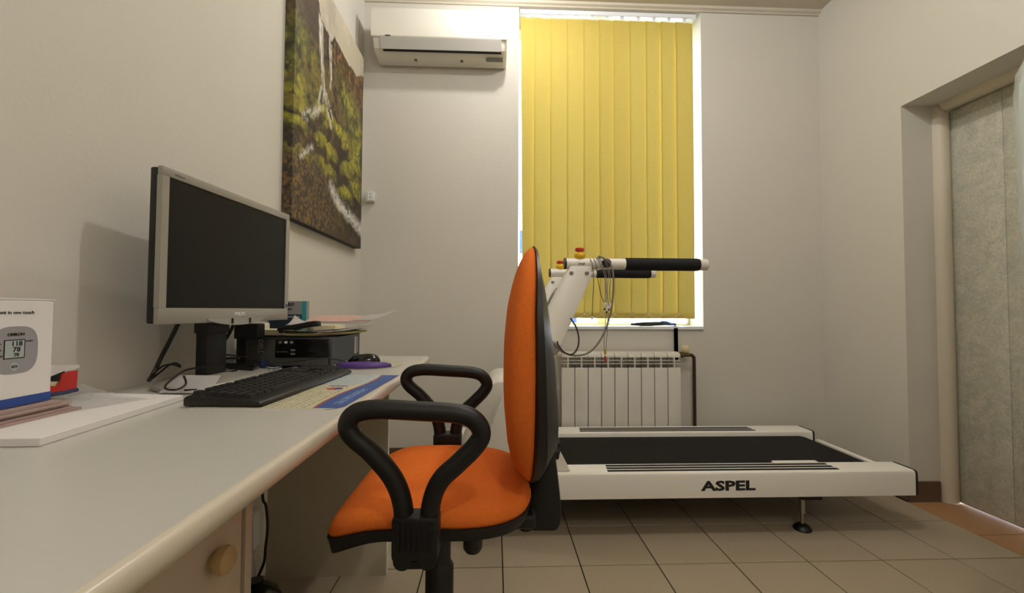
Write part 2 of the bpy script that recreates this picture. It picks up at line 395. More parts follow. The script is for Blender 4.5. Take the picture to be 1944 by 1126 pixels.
# window: sill, frame, mullion, panes
win = bpy.data.objects.new('window_1', None); COL.objects.link(win); win['kind'] = 'structure'; win['label'] = 'tall white window behind the yellow blind'
P('window_sill', MB().box((WX0 - .0, YB - .012, WZ0 - .022), (WX1 + .0, YB + .22, WZ0), .004), 'pvc', win)
fy0, fy1 = YB + .20, YB + .26
P('frame_rail', MB().box((WX0, fy0, WZ0), (WX1, fy1, WZ0 + .014), .003), 'pvc', win); P('frame_rail', MB().box((WX0, fy0, WZ1 - .07), (WX1, fy1, WZ1), .005), 'pvc', win)
P('frame_stile', MB().box((WX0, fy0, WZ0 + .014), (WX0 + .012, fy1, WZ1 - .07), .003), 'pvc', win); P('frame_stile', MB().box((WX1 - .014, fy0, WZ0 + .014), (WX1, fy1, WZ1 - .07), .005), 'pvc', win)
mx = (WX0 + WX1) / 2
P('mullion', MB().box((mx - .04, fy0 - .004, WZ0 + .014), (mx + .04, fy1, WZ1 - .07), .005), 'pvc', win)
P('pane', MB().box((WX0 + .012, fy0 + .025, WZ0 + .014), (mx - .04, fy0 + .031, WZ1 - .07)), 'glass', win, sm=0); P('pane', MB().box((mx + .04, fy0 + .025, WZ0 + .014), (WX1 - .014, fy0 + .031, WZ1 - .07)), 'glass', win, sm=0)
# outside
o = struct('ground', MB().box((-30, YB + .3, -.5), (40, 60, -.4)), 'asphalt', 'pale paving outside the window')
sg = T('signboard', 'blue and white signboard outside, glimpsed past the left edge of the blind', 'sign', (.95, 6.2, -.4))
P('panel', MB().box((.31, 6.18, -.1), (1.15, 6.22, 2.14), .005), 'signblue', sg); P('stripe', MB().box((.31, 6.170, 1.62), (1.15, 6.179, 1.80)), 'paper', sg, label='white stripe')
P('post', MB().cyl((.45, 6.24, -.4), (.45, 6.24, 2.1), .025), 'metal', sg); P('post', MB().cyl((1.05, 6.24, -.4), (1.05, 6.24, 2.1), .025), 'metal', sg)

# ceiling lamps (above the picture), the last one an added fill lamp
for i, ((x, y, z), p) in enumerate(LAMPS):
    t = T('ceiling_lamp', ['round white ceiling lamp base nearest the window', 'round white ceiling lamp base in the middle of the ceiling', 'round white base of the added fill lamp behind the viewer'][i], 'lamp', (x, y, ZC), 0)
    P('base', MB().lathe([(.0, 0), (.09, 0), (.09, -.012), (.07, -.03), (.0, -.03)], (x, y, ZC)), 'whitep', t)
    P('socket', MB().cyl((x, y, ZC - .03), (x, y, z + .075), .02), 'whitep', t)
    b = bulb(x, y, z, p); b.parent = t; b.location = (0, 0, z - ZC)

# ------------------------------------------------------------------ treadmill
def treadmill():
    t = T('treadmill', 'white treadmill with a black running belt lying along the back wall', 'treadmill', (.8, 2.2, 0))
    RX0, RX1 = -.25, 1.826
    for k, (y0, y1) in enumerate(((1.845, 1.965), (2.458, 2.592))):
        r = MB().prism([(y0, .172), (y1, .172), (y1, .272), (y1 - .008, .28), (y0 + .012, .28), (y0 + .004, .276), (y0, .266)], 'x', RX0, RX1); rail = P('side_rail', r, 'white', t)
        P('end_cap', MB().prism([(y0 - .001, .17), (y1 + .001, .17), (y1 + .001, .274), (y1 - .008, .2815), (y0 + .012, .2815), (y0 + .003, .277), (y0 - .001, .267)], 'x', RX1, RX1 + .013, .003), 'black', t)
        for j in range(3):
            yy = y0 + .022 + j * .030
            P('grip_strip', MB().box((.46 + j * .004, yy, .280), (1.50 - j * .004, yy + .0195, .2808)), 'foam', t, sm=0)
    P('belt_guide', MB().box((1.26, 1.955, .262), (1.47, 1.978, .2835), .002), 'white', t)
    P('running_belt', MB().prism([(-.12, .205), (1.74, .205), (1.77, .21), (1.785, .23), (1.77, .25), (1.74, .256), (-.12, .256)], 'y', 1.972, 2.452), 'belt', t)
    P('rear_bar', MB().box((1.795, 1.99, .205), (1.822, 2.40, .252), .004), 'white', t)
    P('cross_member', MB().box((-.2, 1.96, .16), (-.12, 2.46, .20), .004), 'white', t); P('cross_member', MB().box((1.30, 1.96, .16), (1.40, 2.46, .20), .004), 'black', t)
    for x, y in ((1.354, 1.908), (1.354, 2.525), (-.10, 1.908), (-.10, 2.525)):
        f = P('levelling_foot', MB().lathe([(0, 0), (.036, 0), (.038, .006), (.03, .018), (.014, .028), (0, .028)], (x, y, 0)), 'black', t)
        P('threaded_rod', MB().cyl((x, y, .026), (x, y, .165), .0075, n=10), 'metal', f)
        P('lock_nut', MB().cyl((x, y, .075), (x, y, .15), .014, n=6), 'metal', f, sm=0)
        P('mount', MB().box((x - .02, y - .035, .143), (x + .07, y + .035, .1725), .003), 'blackm', f)
    outl = [(.391, 1.176), (.388, 1.122), (.142, .58), (.297, .281), (-.125, .281), (-.010, .572), (.278, 1.148), (.298, 1.176)]
    for k, (y0, y1) in enumerate(((1.872, 1.932), (2.495, 2.555))):
        u = P('upright', MB().prism(outl, 'y', y0, y1, .005, 2), 'white', t, sm=35)
        for x, z in ((.301, 1.147), (.369, 1.147)):
            P('bolt', MB().lathe([(.0, 0), (.009, 0), (.009, .003), (.005, .005), (.004, .003), (.0, .003)], (x, y0, z), (0, -1, 0), 14), 'metal', u)
        yc = (y0 + y1) / 2 - .002
        x0, x1, g0, g1 = ((.281, .909, .547, .886), (.291, .905, .563, .890))[k]; zc = 1.19 if k == 0 else 1.203
        h = P('handrail', MB().cyl((x0, yc, zc), (x1, yc, zc), .0245, n=28), 'white', t)
        P('end_plug', MB().cyl((x0 - .008, yc, zc), (x0, yc, zc), .0255, n=28), 'black', h)
        P('foam_grip', MB().lathe([(.0, 0), (.026, 0), (.0285, .006), (.0285, g1 - g0 - .012), (.026, g1 - g0), (0, g1 - g0)], (g0, yc, zc), (1, 0, 0), 28), 'foam', h)
        P('rail_tip', MB().lathe([(.0248, -.02), (.0255, 0), (.0255, .012), (.02, .018), (0, .02)], (x1, yc, zc), (1, 0, 0), 28), 'whitep', h)
        bx = .343 if k == 0 else .349
        P('button_base', MB().lathe([(.006, .012), (.016, .020), (.0245, .030), (.0255, .042), (.022, .047), (.013, .050), (.012, .056), (0, .056)], (bx, yc - .0, zc), n=24), 'yellow', h, label='yellow base of the stop button')
        P('stop_button', MB().lathe([(.012, .054), (.0195, .056), (.0215, .062), (.0195, .069), (.012, .072), (0, .073)], (bx, yc, zc), n=24), 'red', h, label='red mushroom stop button')
        if k == 0: text('STOP', .012, (bx + .004, yc - .0249, zc - .004), (1, 0, 0), (0, 0, 1), 'ink', h, .0003)
    P('cross_tube', MB().cyl((.456, 1.915, 1.19), (.456, 2.51, 1.203), .018, n=18), 'white', t)
    P('tube_plug', MB().lathe([(.0, 0), (.021, 0), (.021, .006), (.018, .009), (0, .009)], (.457, 1.8755, 1.19), (0, -1, 0), 24), 'black', t)
    P('motor_cover', MB().prism([(-.21, .282), (-.16, .40), (-.105, .53), (-.076, .60), (-.062, .628), (-.045, .643), (-.02, .652), (.02, .654), (.055, .645), (.08, .62), (.12, .53), (.2, .30), (.2, .282)], 'y', 1.985, 2.44, .006, 2), 'whitep', t, sm=50)
    c = P('cable_clamp', MB().box((.185, 1.860, .80), (.25, 1.872, .845), .004, rot=Matrix.Rotation(math.radians(38), 3, 'Y')), 'silver', t)
    text('ASPEL', .056, (.982, 1.8446, .2215), (1, 0, 0.004), (0, 0, 1), 'ink', t, .0022, width=.243, label='black maker lettering')
    return t
treadmill()

# ------------------------------------------------------------------ leads hung over the treadmill handrail
def leads():
    t = T('patient_lead_bundle', 'grey patient lead cable looped over the near handrail of the treadmill', 'cable', (.43, 1.86, .7))
    P('trunk_cable', MB().tube([(0.2209, 1.8460, 0.8380), (0.2575, 1.8460, 0.8018), (0.3125, 1.8460, 0.7860), (0.3768, 1.8460, 0.8019), (0.4298, 1.8460, 0.8658), (0.4647, 1.8460, 0.9573), (0.4788, 1.8460, 1.0491), (0.4790, 1.8460, 1.1411), (0.4652, 1.8460, 1.1871), (0.4374, 1.8460, 1.2099)] + [(.425, 1.885, 1.222), (.44, 1.92, 1.218), (.445, 1.928, 1.19)], .0042, 8), 'cable', t)
    P('loop_cable', MB().tube([(0.2911, 1.8420, 0.9475), (0.3163, 1.8420, 0.9066), (0.3278, 1.8420, 0.8544), (0.3186, 1.8420, 0.8113), (0.2934, 1.8420, 0.7909), (0.2614, 1.8420, 0.8022), (0.2386, 1.8420, 0.8316), (0.2340, 1.8420, 0.8474)], .0036, 8), 'cabled', t)
    for i, (a, b) in enumerate(((1142, 1151), (1147, 1154), (1152, 1157), (1156, 1160))):
        q = [[(0.4269, 1.8600, 1.2022), (0.4476, 1.8500, 1.1412), (0.4498, 1.8500, 1.0720), (0.4519, 1.8500, 0.9985)], [(0.4410, 1.8600, 1.2070), (0.4587, 1.8480, 1.1411), (0.4539, 1.8480, 1.0720), (0.4606, 1.8480, 0.9939)], [(0.4498, 1.8580, 1.2045), (0.4674, 1.8460, 1.1295), (0.4626, 1.8460, 1.0604), (0.4694, 1.8460, 1.0031)], [(0.4176, 1.8600, 1.2021), (0.4411, 1.8520, 1.1413), (0.4456, 1.8520, 1.0721), (0.4455, 1.8520, 1.0077)]][i]
        P('lead_wire', MB().tube([(q[0][0], 1.905, 1.2175)] + q, .0017, 6), 'cable', t)
    for x, z in [(0.4445, 1.0030), (0.4537, 0.9893), (0.4653, 1.0008)]:
        cl = P('lead_clip', MB().lathe([(0, -.012), (.004, -.012), (.006, -.004), (.006, .008), (.003, .014), (0, .014)], (x, 1.848, z), (.25, 0, 1), 10), 'whitep', t)
        P('clip_tip', MB().cyl((x - .004, 1.848, z - .02), (x - .003, 1.848, z - .012), .0035, n=8), 'ink', cl)
    w = [(0.4519, 1.8500, 0.9847), (0.4424, 1.8500, 0.8999), (0.4400, 1.8500, 0.8199), (0.4445, 1.8500, 0.7720)]; P('lead_wire', MB().tube(w, .0014, 6), 'cable', t); P('lead_plug', MB().lathe([(0, -.014), (.004, -.012), (.005, 0), (.003, .012), (0, .012)], w[-1], n=10), 'red', t, label='red lead plug')
    w = [(0.4596, 1.8530, 0.9847), (0.4548, 1.8530, 0.8998), (0.4500, 1.8530, 0.8310), (0.4476, 1.8530, 0.8013)]; P('lead_wire', MB().tube(w, .0014, 6), 'cable', t); P('lead_plug', MB().lathe([(0, -.012), (.0035, -.01), (.0045, 0), (.003, .012), (0, .012)], w[-1], n=10), 'copper', t, label='yellow lead plug')
    t2 = T('single_lead', 'thin grey lead hanging alone beside the near treadmill upright', 'cable', (.40, 1.86, .9))
    w = [(0.3877, 1.8520, 1.1870), (0.3946, 1.8520, 1.1178), (0.3922, 1.8520, 1.0487), (0.3875, 1.8520, 0.9477)]; P('lead_wire', MB().tube([(w[0][0], 1.905, 1.2165)] + w, .0016, 6), 'cabled', t2); P('lead_plug', MB().lathe([(0, -.008), (.004, -.007), (.005, 0), (.003, .009), (0, .009)], w[-1], n=10), 'whitep', t2, label='white lead plug')
    t4 = T('slanting_lead', 'thin grey lead slanting from the handrail down to the white clips', 'cable', (.43, 1.86, .9))
    w = [(0.4038, 1.8510, 1.1871), (0.4130, 1.8510, 1.1179), (0.4268, 1.8510, 1.0489), (0.4406, 1.8510, 1.0168)]; P('lead_wire', MB().tube([(w[0][0], 1.905, 1.2165)] + w, .0016, 6), 'cabled', t4)
    t3 = T('coiled_lead', 'dark thin leads coiled behind the near upright on the far treadmill post', 'cable', (.25, 2.48, .9))
    for k in range(4):
        P('lead_wire', MB().tube([(0.3382, 2.4780, 1.1255), (0.3013, 2.4780, 1.0823), (0.2737, 2.4780, 1.0331), (0.2523, 2.4780, 0.9718)] if k == 0 else [(x + .006 * k, y - .003 * k, z - .004 * k) for x, y, z in [(0.3382, 2.4780, 1.1255), (0.3013, 2.4780, 1.0823), (0.2737, 2.4780, 1.0331), (0.2523, 2.4780, 0.9718)]], .0022, 6), 'cabled', t3)
leads()

# ------------------------------------------------------------------ office chair
def supell(a, b, n, e=3.0):
    out = []
    for i in range(n):
        t = 2 * PI * i / n; c, s = math.cos(t), math.sin(t)
        out.append((a * math.copysign(abs(c) ** (2 / e), c), b * math.copysign(abs(s) ** (2 / e), s)))
    return out
def seat_outline(a, b, n):
    out = []
    for i in range(n):
        t = 2 * PI * i / n; c, s = math.cos(t), math.sin(t); e = 2 / (2.9 if c > 0 else 5.0)
        out.append((a * math.copysign(abs(c) ** e, c), b * math.copysign(abs(s) ** (2 / 3.2), s) if c > 0 else b * math.copysign(abs(s) ** (2 / 5.0), s)))
    return out
def chair():
    cx, cy = -.150, .943
    t = T('office_chair', 'orange fabric office chair with black bent armrests pulled up to the desk', 'chair', (cx, cy, 0))
    A, B, n = .193, .196, 56
    def ring(ins, z, drop=1.0):
        R = []
        for x, y in seat_outline(A - ins, B - ins, n):
            d = max(0, -(x) / A - .35); zz = z - drop * .040 * d * d / .42 - drop * .006 * max(0, x / A)
            yb = y
            R.append((cx + x, cy + yb, zz))
        return R
    P('seat_cushion', MB().loft([ring(.016, .600), ring(.004, .604), ring(0, .614), ring(.004, .624), ring(.016, .632), ring(.04, .637), ring(.09, .640), ring(.15, .641)]), 'orange', t, sm=70)
    P('seat_shell', MB().loft([ring(.05, .573), ring(.022, .576, 1.45), ring(.006, .584, 1.35), ring(.001, .600), ring(-.001, .606), ring(.016, .606)]), 'blackm', t, sm=70)
    # backrest: outlines in the Y-Z plane, depth along X
    zs0, zs1 = .634, 1.116
    def outline(ins, nn=44):
        R = []
        for i in range(nn):
            a = 2 * PI * i / nn; c, s = math.cos(a), math.sin(a); e = 2 / 2.7
            y = math.copysign(abs(c) ** e, c); z = math.copysign(abs(s) ** e, s)
            zz = (zs0 + zs1) / 2 + z * ((zs1 - zs0) / 2 - ins)
            w = .212 * (1 - .16 * max(0, z) ** 1.5 - .05 * max(0, -z)) - ins
            R.append((y * w, zz))
        return R
    def bx(z):
        k = (z - zs0) / (zs1 - zs0); return .038 + .010 * max(0, k - .7) / .3
    def front(z):
        pts = [(.634, .034), (.66, .016), (.70, -.006), (.75, -.011), (.80, -.0125), (.90, -.0115), (.99, -.004), (1.06, .009), (1.10, .022), (1.116, .034)]
        for (z0, x0), (z1, x1) in zip(pts, pts[1:]):
            if z <= z1: return x0 + (x1 - x0) * (z - z0) / (z1 - z0)
        return pts[-1][1]
    def cring(ins, f):
        R = []
        for y, z in outline(ins):
            b = bx(z); zz = zs0 + (z - zs0); xf = min(front(min(max(z, zs0), zs1)), b - .004)
            R.append((b - (b - xf) * f, cy + y, z))
        return R
    P('back_cushion', MB().loft([cring(.006, -.02), cring(.001, .15), cring(0, .35), cring(.003, .6), cring(.012, .8), cring(.03, .92), cring(.07, 1.0), cring(.13, 1.02), cring(.19, 1.02)], True, True), 'orange', t, sm=80)
    def back(z):
        pts = [(.634, .040), (.65, .060), (.67, .080), (.69, .092), (.716, .100), (.83, .087), (.95, .076), (1.04, .067), (1.10, .058), (1.116, .050)]
        for (z0, x0), (z1, x1) in zip(pts, pts[1:]):
            if z <= z1: return x0 + (x1 - x0) * (z - z0) / (z1 - z0)
        return pts[-1][1]
    def sring(ins, f):
        R = []
        for y, z in outline(ins):
            b = bx(z) - .002; R.append((b + (max(back(z), b + .003) - b) * f, cy + y, z))
        return R
    P('back_shell', MB().loft([sring(.004, 0), sring(-.003, .1), sring(-.002, .38), sring(.012, .50), sring(.05, .82), sring(.09, .98), sring(.13, 1.0), sring(.18, 1.0)], True, True), 'black', t, sm=35)
    # armrests
    path = [(-.178, .612), (-.182, .665), (-.198, .707), (-.232, .748), (-.262, .774), (-.272, .793), (-.260, .812), (-.225, .8185), (-.161, .8155), (-.093, .8105), (-.066, .799), (-.055, .778), (-.066, .757), (-.092, .731), (-.122, .702), (-.136, .665), (-.139, .612)]
    for y, dz in ((.712, 0), (1.168, .001)):
        a = P('armrest', MB().tube([(x, y, z + dz) for x, z in path], .0158, 14, smooth=5, ell=1.12, up=(0, 1, 0)), 'blackr', t, sm=60)
        blk = MB().box((-.196, y - .020, .583), (-.122, y + .020, .652), .006, 2)
        P('arm_bracket', blk, 'blackr', a)
        for k in range(7): P('rib', MB().box((-.186 + k * .0085, y - .023, .60), (-.1825 + k * .0085, y - .0195, .645)), 'blackr', a, sm=0)
        for bxx in (-.178, -.139): P('lobe', MB().cyl((bxx, y - .019, .584), (bxx, y + .019, .584), .0145, n=16), 'blackr', a)
        s = 1 if y < cy else -1
        P('arm_bar', MB().box((-.18, min(y, y + s * .2), .560), (-.13, max(y, y + s * .2), .5745), .002), 'blackm', a)
    P('label_tag', MB().box((-.22, 1.146, .536), (-.195, 1.150, .552)), 'yellow', t, label='small yellow tag under the seat')
    P('seat_plate', MB().box((-.23, cy - .09, .548), (.05, cy + .09, .5745), .006), 'blackm', t)
    P('back_bracket', MB().prism([(0.0504, 0.6478), (0.0803, 0.6907), (0.0930, 0.6861), (0.1012, 0.6247), (0.1082, 0.5567), (0.1036, 0.5297), (0.0944, 0.5208), (0.0326, 0.5217), (0.0211, 0.5376), (0.0255, 0.5634), (0.0414, 0.5970), (0.0528, 0.6195)], 'y', cy - .045, cy + .045, .008, 2), 'blackm', t)
    kn = P('back_knob', MB().cyl((.078, cy, .683), (.096, cy, .680), .009, n=12), 'black', t)
    g = MB(); ring_ = []
    for i in range(40):
        a = 2 * PI * i / 40; r = .023 + .0022 * math.cos(8 * a); ring_.append((r * math.cos(a), r * math.sin(a)))
    ax = Vector((1, 0, -.12)).normalized(); uu = Vector((0, 1, 0)); vv = ax.cross(uu)
    g.loft([[Vector((.084, cy, .6805)) + ax * h + (uu * p[0] + vv * p[1]) * k for p in ring_] for h, k in ((0, .9), (.003, 1), (.019, 1), (.023, .9))])
    P('grip', g, 'black', kn, sm=30)
    P('tilt_knob', MB().cyl((.034, cy - .02, .516), (.034, cy - .02, .534), .012, n=16), 'blackg', t)
    P('height_lever', MB().lathe([(0, 0), (.014, .002), (.019, .010), (.019, .045), (.0, .045)], (-.075, .86, .505), n=18), 'black', t)
    P('lever_rod', MB().tube([(-.075, .86, .545), (-.11, .88, .556), (-.14, .91, .558)], .004, 8), 'black', t)
    P('gas_column', MB().lathe([(0, .12), (.030, .12), (.030, .432), (.0255, .440), (.0235, .444), (.0235, .552), (0, .552)], (cx, cy, 0), n=28), 'black', t)
    hub = P('base_hub', MB().lathe([(0, .07), (.045, .07), (.045, .10), (.034, .13), (0, .13)], (cx, cy, 0)), 'black', t)
    for k in range(5):
        a = 2 * PI * k / 5 + .3; d = Vector((math.cos(a), math.sin(a), 0)); c = Vector((cx, cy, 0))
        P('base_leg', MB().tube([c + d * .03 + Vector((0, 0, .10)), c + d * .15 + Vector((0, 0, .095)), c + d * .28 + Vector((0, 0, .072))], lambda q: .022 - .008 * q, 10, smooth=3), 'black', t)
        e = c + d * .28; s = Vector((-d.y, d.x, 0))
        ca = P('castor', MB().cyl(e + s * .006 + Vector((0, 0, .025)), e + s * .024 + Vector((0, 0, .025)), .025, n=18), 'black', t)
        P('castor_wheel', MB().cyl(e - s * .024 + Vector((0, 0, .025)), e - s * .006 + Vector((0, 0, .025)), .025, n=18), 'black', ca)
        P('castor_stem', MB().cyl(e + Vector((0, 0, .025)), e + Vector((0, 0, .075)), .0055, n=10), 'metal', ca)
chair()

# ------------------------------------------------------------------ desk and drawer unit
DT, DXE, DY = .795, -.297, 1.735
def desk():
    t = T('desk', 'long white laminate desk along the left wall', 'desk', (-.6, .7, 0))
    P('desktop', MB().box((XL + .002, -.45, DT - .030), (DXE - .012, DY, DT)), 'lam', t, sm=0)
    P('front_edge', MB().prism([(DXE - .012, DT - .030), (DXE - .006, DT - .029), (DXE - .0015, DT - .024), (DXE, DT - .015), (DXE - .001, DT - .006), (DXE - .005, DT - .001), (DXE - .012, DT)], 'y', -.45, DY), 'lamedge', t, sm=50)
    P('end_panel', MB().box((XL + .02, 1.628, 0), (-.431, 1.646, DT - .0302)), 'panel', t, sm=0)
    P('panel_edge', MB().box((-.431, 1.628, 0), (-.4295, 1.646, DT - .0302)), 'paper', t, sm=0)
    P('end_panel', MB().box((XL + .02, -.44, 0), (-.431, -.422, DT - .0302)), 'panel', t, sm=0)
desk()
def pedestal():
    X0, X1, Y0, Y1 = XL + .10, -.425, .27, .722
    t = T('drawer_unit', 'white drawer unit under the near end of the desk with round beige knob', 'drawer unit', ((X0 + X1) / 2, (Y0 + Y1) / 2, 0))
    for y in (Y0, Y1 - .018): P('side_panel', MB().box((X0, y, 0), (X1, y + .018, DT - .0305), .001), 'drawer', t, sm=0)
    P('back_panel', MB().box((X0, Y0 + .018, .02), (X0 + .012, Y1 - .018, DT - .0305)), 'drawer', t, sm=0)
    P('base_panel', MB().box((X0 + .012, Y0 + .018, .04), (X1 - .02, Y1 - .018, .056)), 'drawer', t, sm=0)
    for k, (z0, z1) in enumerate(((.50, .755), (.27, .494), (.06, .264))):
        d = P('drawer', MB().box((X1 - .02, Y0 + .021, z0), (X1 - .002, Y1 - .026, z1), .0015), 'drawer', t, sm=0)
        P('knob', MB().lathe([(.009, -.002), (.009, .004), (.0165, .008), (.0195, .015), (.0185, .022), (.0125, .027), (0, .0285)], (X1 - .002, 0.6260, {0: 0.6292, 1: .39, 2: .17}[k]), (1, 0, 0), 24), 'knob', d, label='round beige knob')
pedestal()
# things under the desk
def under():
    t = T('wall_socket_box', 'white socket box low on the left wall under the desk', 'socket', (XL + .015, 1.543, .145))
    P('housing', MB().box((XL, 1.515, .145), (XL + .026, 1.572, .282), .008, 2), 'whitep', t); P('cover', MB().box((XL + .026, 1.522, .153), (XL + .030, 1.565, .274), .002), 'pvc', t)
    tag(recenter(P('power_cable', MB().tube([(-.80, 1.47, .76)] + [(-0.8025, 1.4700, 0.3900), (-0.7892, 1.4700, 0.3295), (-0.7825, 1.4700, 0.2607), (-0.7878, 1.4700, 0.1923), (-0.7950, 1.4700, 0.1327)] + [(-.845, 1.475, .03), (-.85, 1.51, .0055)], .0045, 8), 'black')), 'black power cord hanging down under the desk', 'cord')
    tag(recenter(P('extension_lead', MB().tube([(-.862, 1.545, .143), (-.85, 1.53, .07), (-.835, 1.50, .02), (-.80, 1.485, .005), (-.72, 1.49, .0045)], .0035, 8), 'whitep')), 'white cord hanging from the low socket box to the floor', 'cord')
    b = MB()
    prof = [(0, 0), (.062, 0), (.078, .03), (.080, .07), (.066, .11), (.036, .135), (.018, .142), (.022, .155), (0, .155)]
    b.lathe(prof, (-.758, 1.36, 0), n=26)
    for v in b.bm.verts:
        a = math.atan2(v.co.y - 1.36, v.co.x + .758); k = 1 + .06 * math.sin(5 * a + 9 * v.co.z) + .04 * math.sin(9 * a)
        v.co.x = -.758 + (v.co.x + .758) * k; v.co.y = 1.36 + (v.co.y - 1.36) * k
    tag(recenter(P('rubbish_bag', b, 'blackg', sm=80)), 'small black tied plastic bag on the floor under the desk', 'bag')
under()

# ------------------------------------------------------------------ computer monitor
def monitor():
    BL, BR = Vector((-.742, .930, 0)), Vector((-.702, 1.408, 0)); z0, z1 = .9465, 1.2865
    u = (BR - BL).normalized(); w = (BR - BL).length; nrm = Vector((u.y, -u.x, 0))      # u along the screen, nrm out to the sitter
    t = T('computer_monitor', 'silver framed widescreen computer monitor, switched off, on the desk', 'monitor', (-.74, 1.15, DT))
    def pt(a, d, z): return BL + u * a + nrm * d + Vector((0, 0, z))
    def blk(a0, a1, d0, d1, za, zb, bev=0):
        m = MB(); m.box((a0, d0, za), (a1, d1, zb), bev, 2)
        for v in m.bm.verts: v.co = pt(v.co.x, -v.co.y, v.co.z)
        bmesh.ops.recalc_face_normals(m.bm, faces=m.bm.faces); return m
    P('bezel', blk(0, w, .0, .012, z1 - .020, z1, .002), 'silver', t); P('bezel', blk(0, w, .0, .012, z0, z0 + .036, .002), 'silver', t)
    P('bezel', blk(0, .018, .0, .012, z0 + .036, z1 - .020), 'silver', t, sm=0); P('bezel', blk(w - .018, w, .0, .012, z0 + .036, z1 - .020), 'silver', t, sm=0)
    P('screen', blk(.018, w - .018, .003, .012, z0 + .036, z1 - .020), 'screen', t, sm=0)
    P('housing', blk(.0015, w - .0015, .0122, .030, z0 + .002, z1 - .002, .004), 'black', t); P('rear_cover', blk(.07, w - .07, .030, .055, z0 + .05, z1 - .05, .01), 'black', t)
    # lip under the bezel, like a shallow smile
    m = MB(); q = []
    for i in range(13):
        a = i / 12; q.append((.135 + a * .22, z0 + .006 - .014 * (1 - (2 * a - 1) ** 2)))
    q += [(.355, z0 + .010), (.135, z0 + .010)]
    m.prism(q, 'y', -.004, .006)
    for v in m.bm.verts: v.co = pt(v.co.x, -v.co.y, v.co.z)
    bmesh.ops.recalc_face_normals(m.bm, faces=m.bm.faces); P('lower_lip', m, 'silver', t)
    for a in (.215, .285): P('clip', blk(a, a + .006, -.006, .0, z0 - .004, z0 + .010), 'blackm', t, sm=0)
    for k in range(6): P('button_mark', blk(.385 + k * .013, .390 + k * .013, -.0004, .0, z0 + .014, z0 + .0155), 'greyt', t, sm=0)
    P('power_light', blk(w - .014, w - .003, -.0006, .0, z0 + .040, z0 + .050), 'blue', t, sm=0)
    text('PHILIPS', .013, pt(.252, .0004, z0 + .021), u, (0, 0, 1), 'paper', t, .0004)
    text('Brilliance', .0075, pt(.045, .0004, z1 - .011), u, (0, 0, 1), 'greyt', t)
    c = Vector((-.752, 1.14, 0))
    def brick(a0, a1, d0, d1, za, zb, bev):
        m = MB(); m.box((a0, d0, za), (a1, d1, zb), bev, 2)
        for v in m.bm.verts: v.co = c + u * v.co.x - nrm * v.co.y + Vector((0, 0, v.co.z))
        bmesh.ops.recalc_face_normals(m.bm, faces=m.bm.faces); return m
    P('stand_column', brick(-.036, .036, .0, .03, DT + .018, 1.16, .004), 'blackm', t); P('column_sleeve', brick(-.040, .040, -.004, .033, .918, 1.10, .004), 'blackm', t)
    el = [(c.x + .105 * math.cos(2 * PI * i / 48) * 1.0, c.y + .165 * math.sin(2 * PI * i / 48)) for i in range(48)]
    def e(k, z): return [(c.x + (x - c.x) * k, c.y + (y - c.y) * k, z) for x, y in el]
    P('stand_foot', MB().loft([e(.98, DT + .0006), e(1, DT + .004), e(1, DT + .008), e(.97, DT + .012), e(.6, DT + .016), e(.3, DT + .018)]), 'silver', t, sm=50)
monitor()

# ------------------------------------------------------------------ keyboard
def keyboard():
    o = Vector((-.471, .827, DT + .0012)); ang = math.atan2(.022, .410)
    t = T('keyboard', 'black full size keyboard on the paper desk pad', 'keyboard', o, -ang)
    # local x: towards the wall is -x, y along the length
    Lk, Dk = .438, .150
    body = MB().prism([(0, .001), (.0, .007), (-.006, .011), (-.024, .0135), (-.143, .0205), (-.150, .016), (-.150, .001)], 'y', 0, Lk, .003, 2)
    P('case', body, 'black', t, local=True)
    slope = (.0205 - .0135) / .119
    km = {}
    def key(x, y, w, d=.0155):
        k = (round(w, 4), d)
        zt = .0135 + (-(x) - .024) * slope
        if k not in km:
            m = MB().box((-d / 2, -w / 2, 0), (d / 2, w / 2, .0065))
            for v in m.bm.verts:
                if v.co.z > .003: v.co.x *= .80; v.co.y -= math.copysign(.0017, v.co.y)
            ob = P('key', m, 'blackm', t, local=True, sm=0); km[k] = ob
        else:
            ob = km[k].copy(); COL.objects.link(ob)
        ob.parent = t; ob.location = (x, y, zt); ob.rotation_euler = (0, math.atan(slope), 0)
    P_ = .0190; y0 = .012
    rows = [[1.25, 1.25, 1.25, 6.25, 1.25, 1.25, 1.25, 1.25], [2.25] + [1] * 10 + [2.75], [1.75] + [1] * 11 + [2.25], [1.5] + [1] * 12 + [1.5], [1] * 13 + [2]]
    for r, row in enumerate(rows):
        x = -.036 - r * .0185; y = y0
        for w in row: key(x, y + w * P_ / 2, w * P_ - .0018); y += w * P_
        yn = y0 + 15.4 * P_
        nav = {0: 3, 1: 1, 3: 3, 4: 3}.get(r, 0)
        for k in range(nav): key(x, yn + (k + .5 + (1 if nav == 1 else 0)) * P_, P_ - .0018)
        yp = y0 + 18.6 * P_
        for k in range(4 if r else 3): key(x, yp + (k + .5) * P_, P_ - .0018)
    x = -.036 - 5.4 * .0185; y = y0
    for g in (1, 4, 4, 4):
        for k in range(g): key(x, y + .5 * P_, P_ - .0018, .0125); y += P_
        y += P_ * .62
    for k in range(3): key(x, y0 + (15.4 + k + .5) * P_, P_ - .0018, .0125)
    for k in range(3): P('status_mark', MB().box((-.1415, .365 + k * .016, .0198), (-.139, .371 + k * .016, .0207)), 'greyt', t, local=True, sm=0)
keyboard()

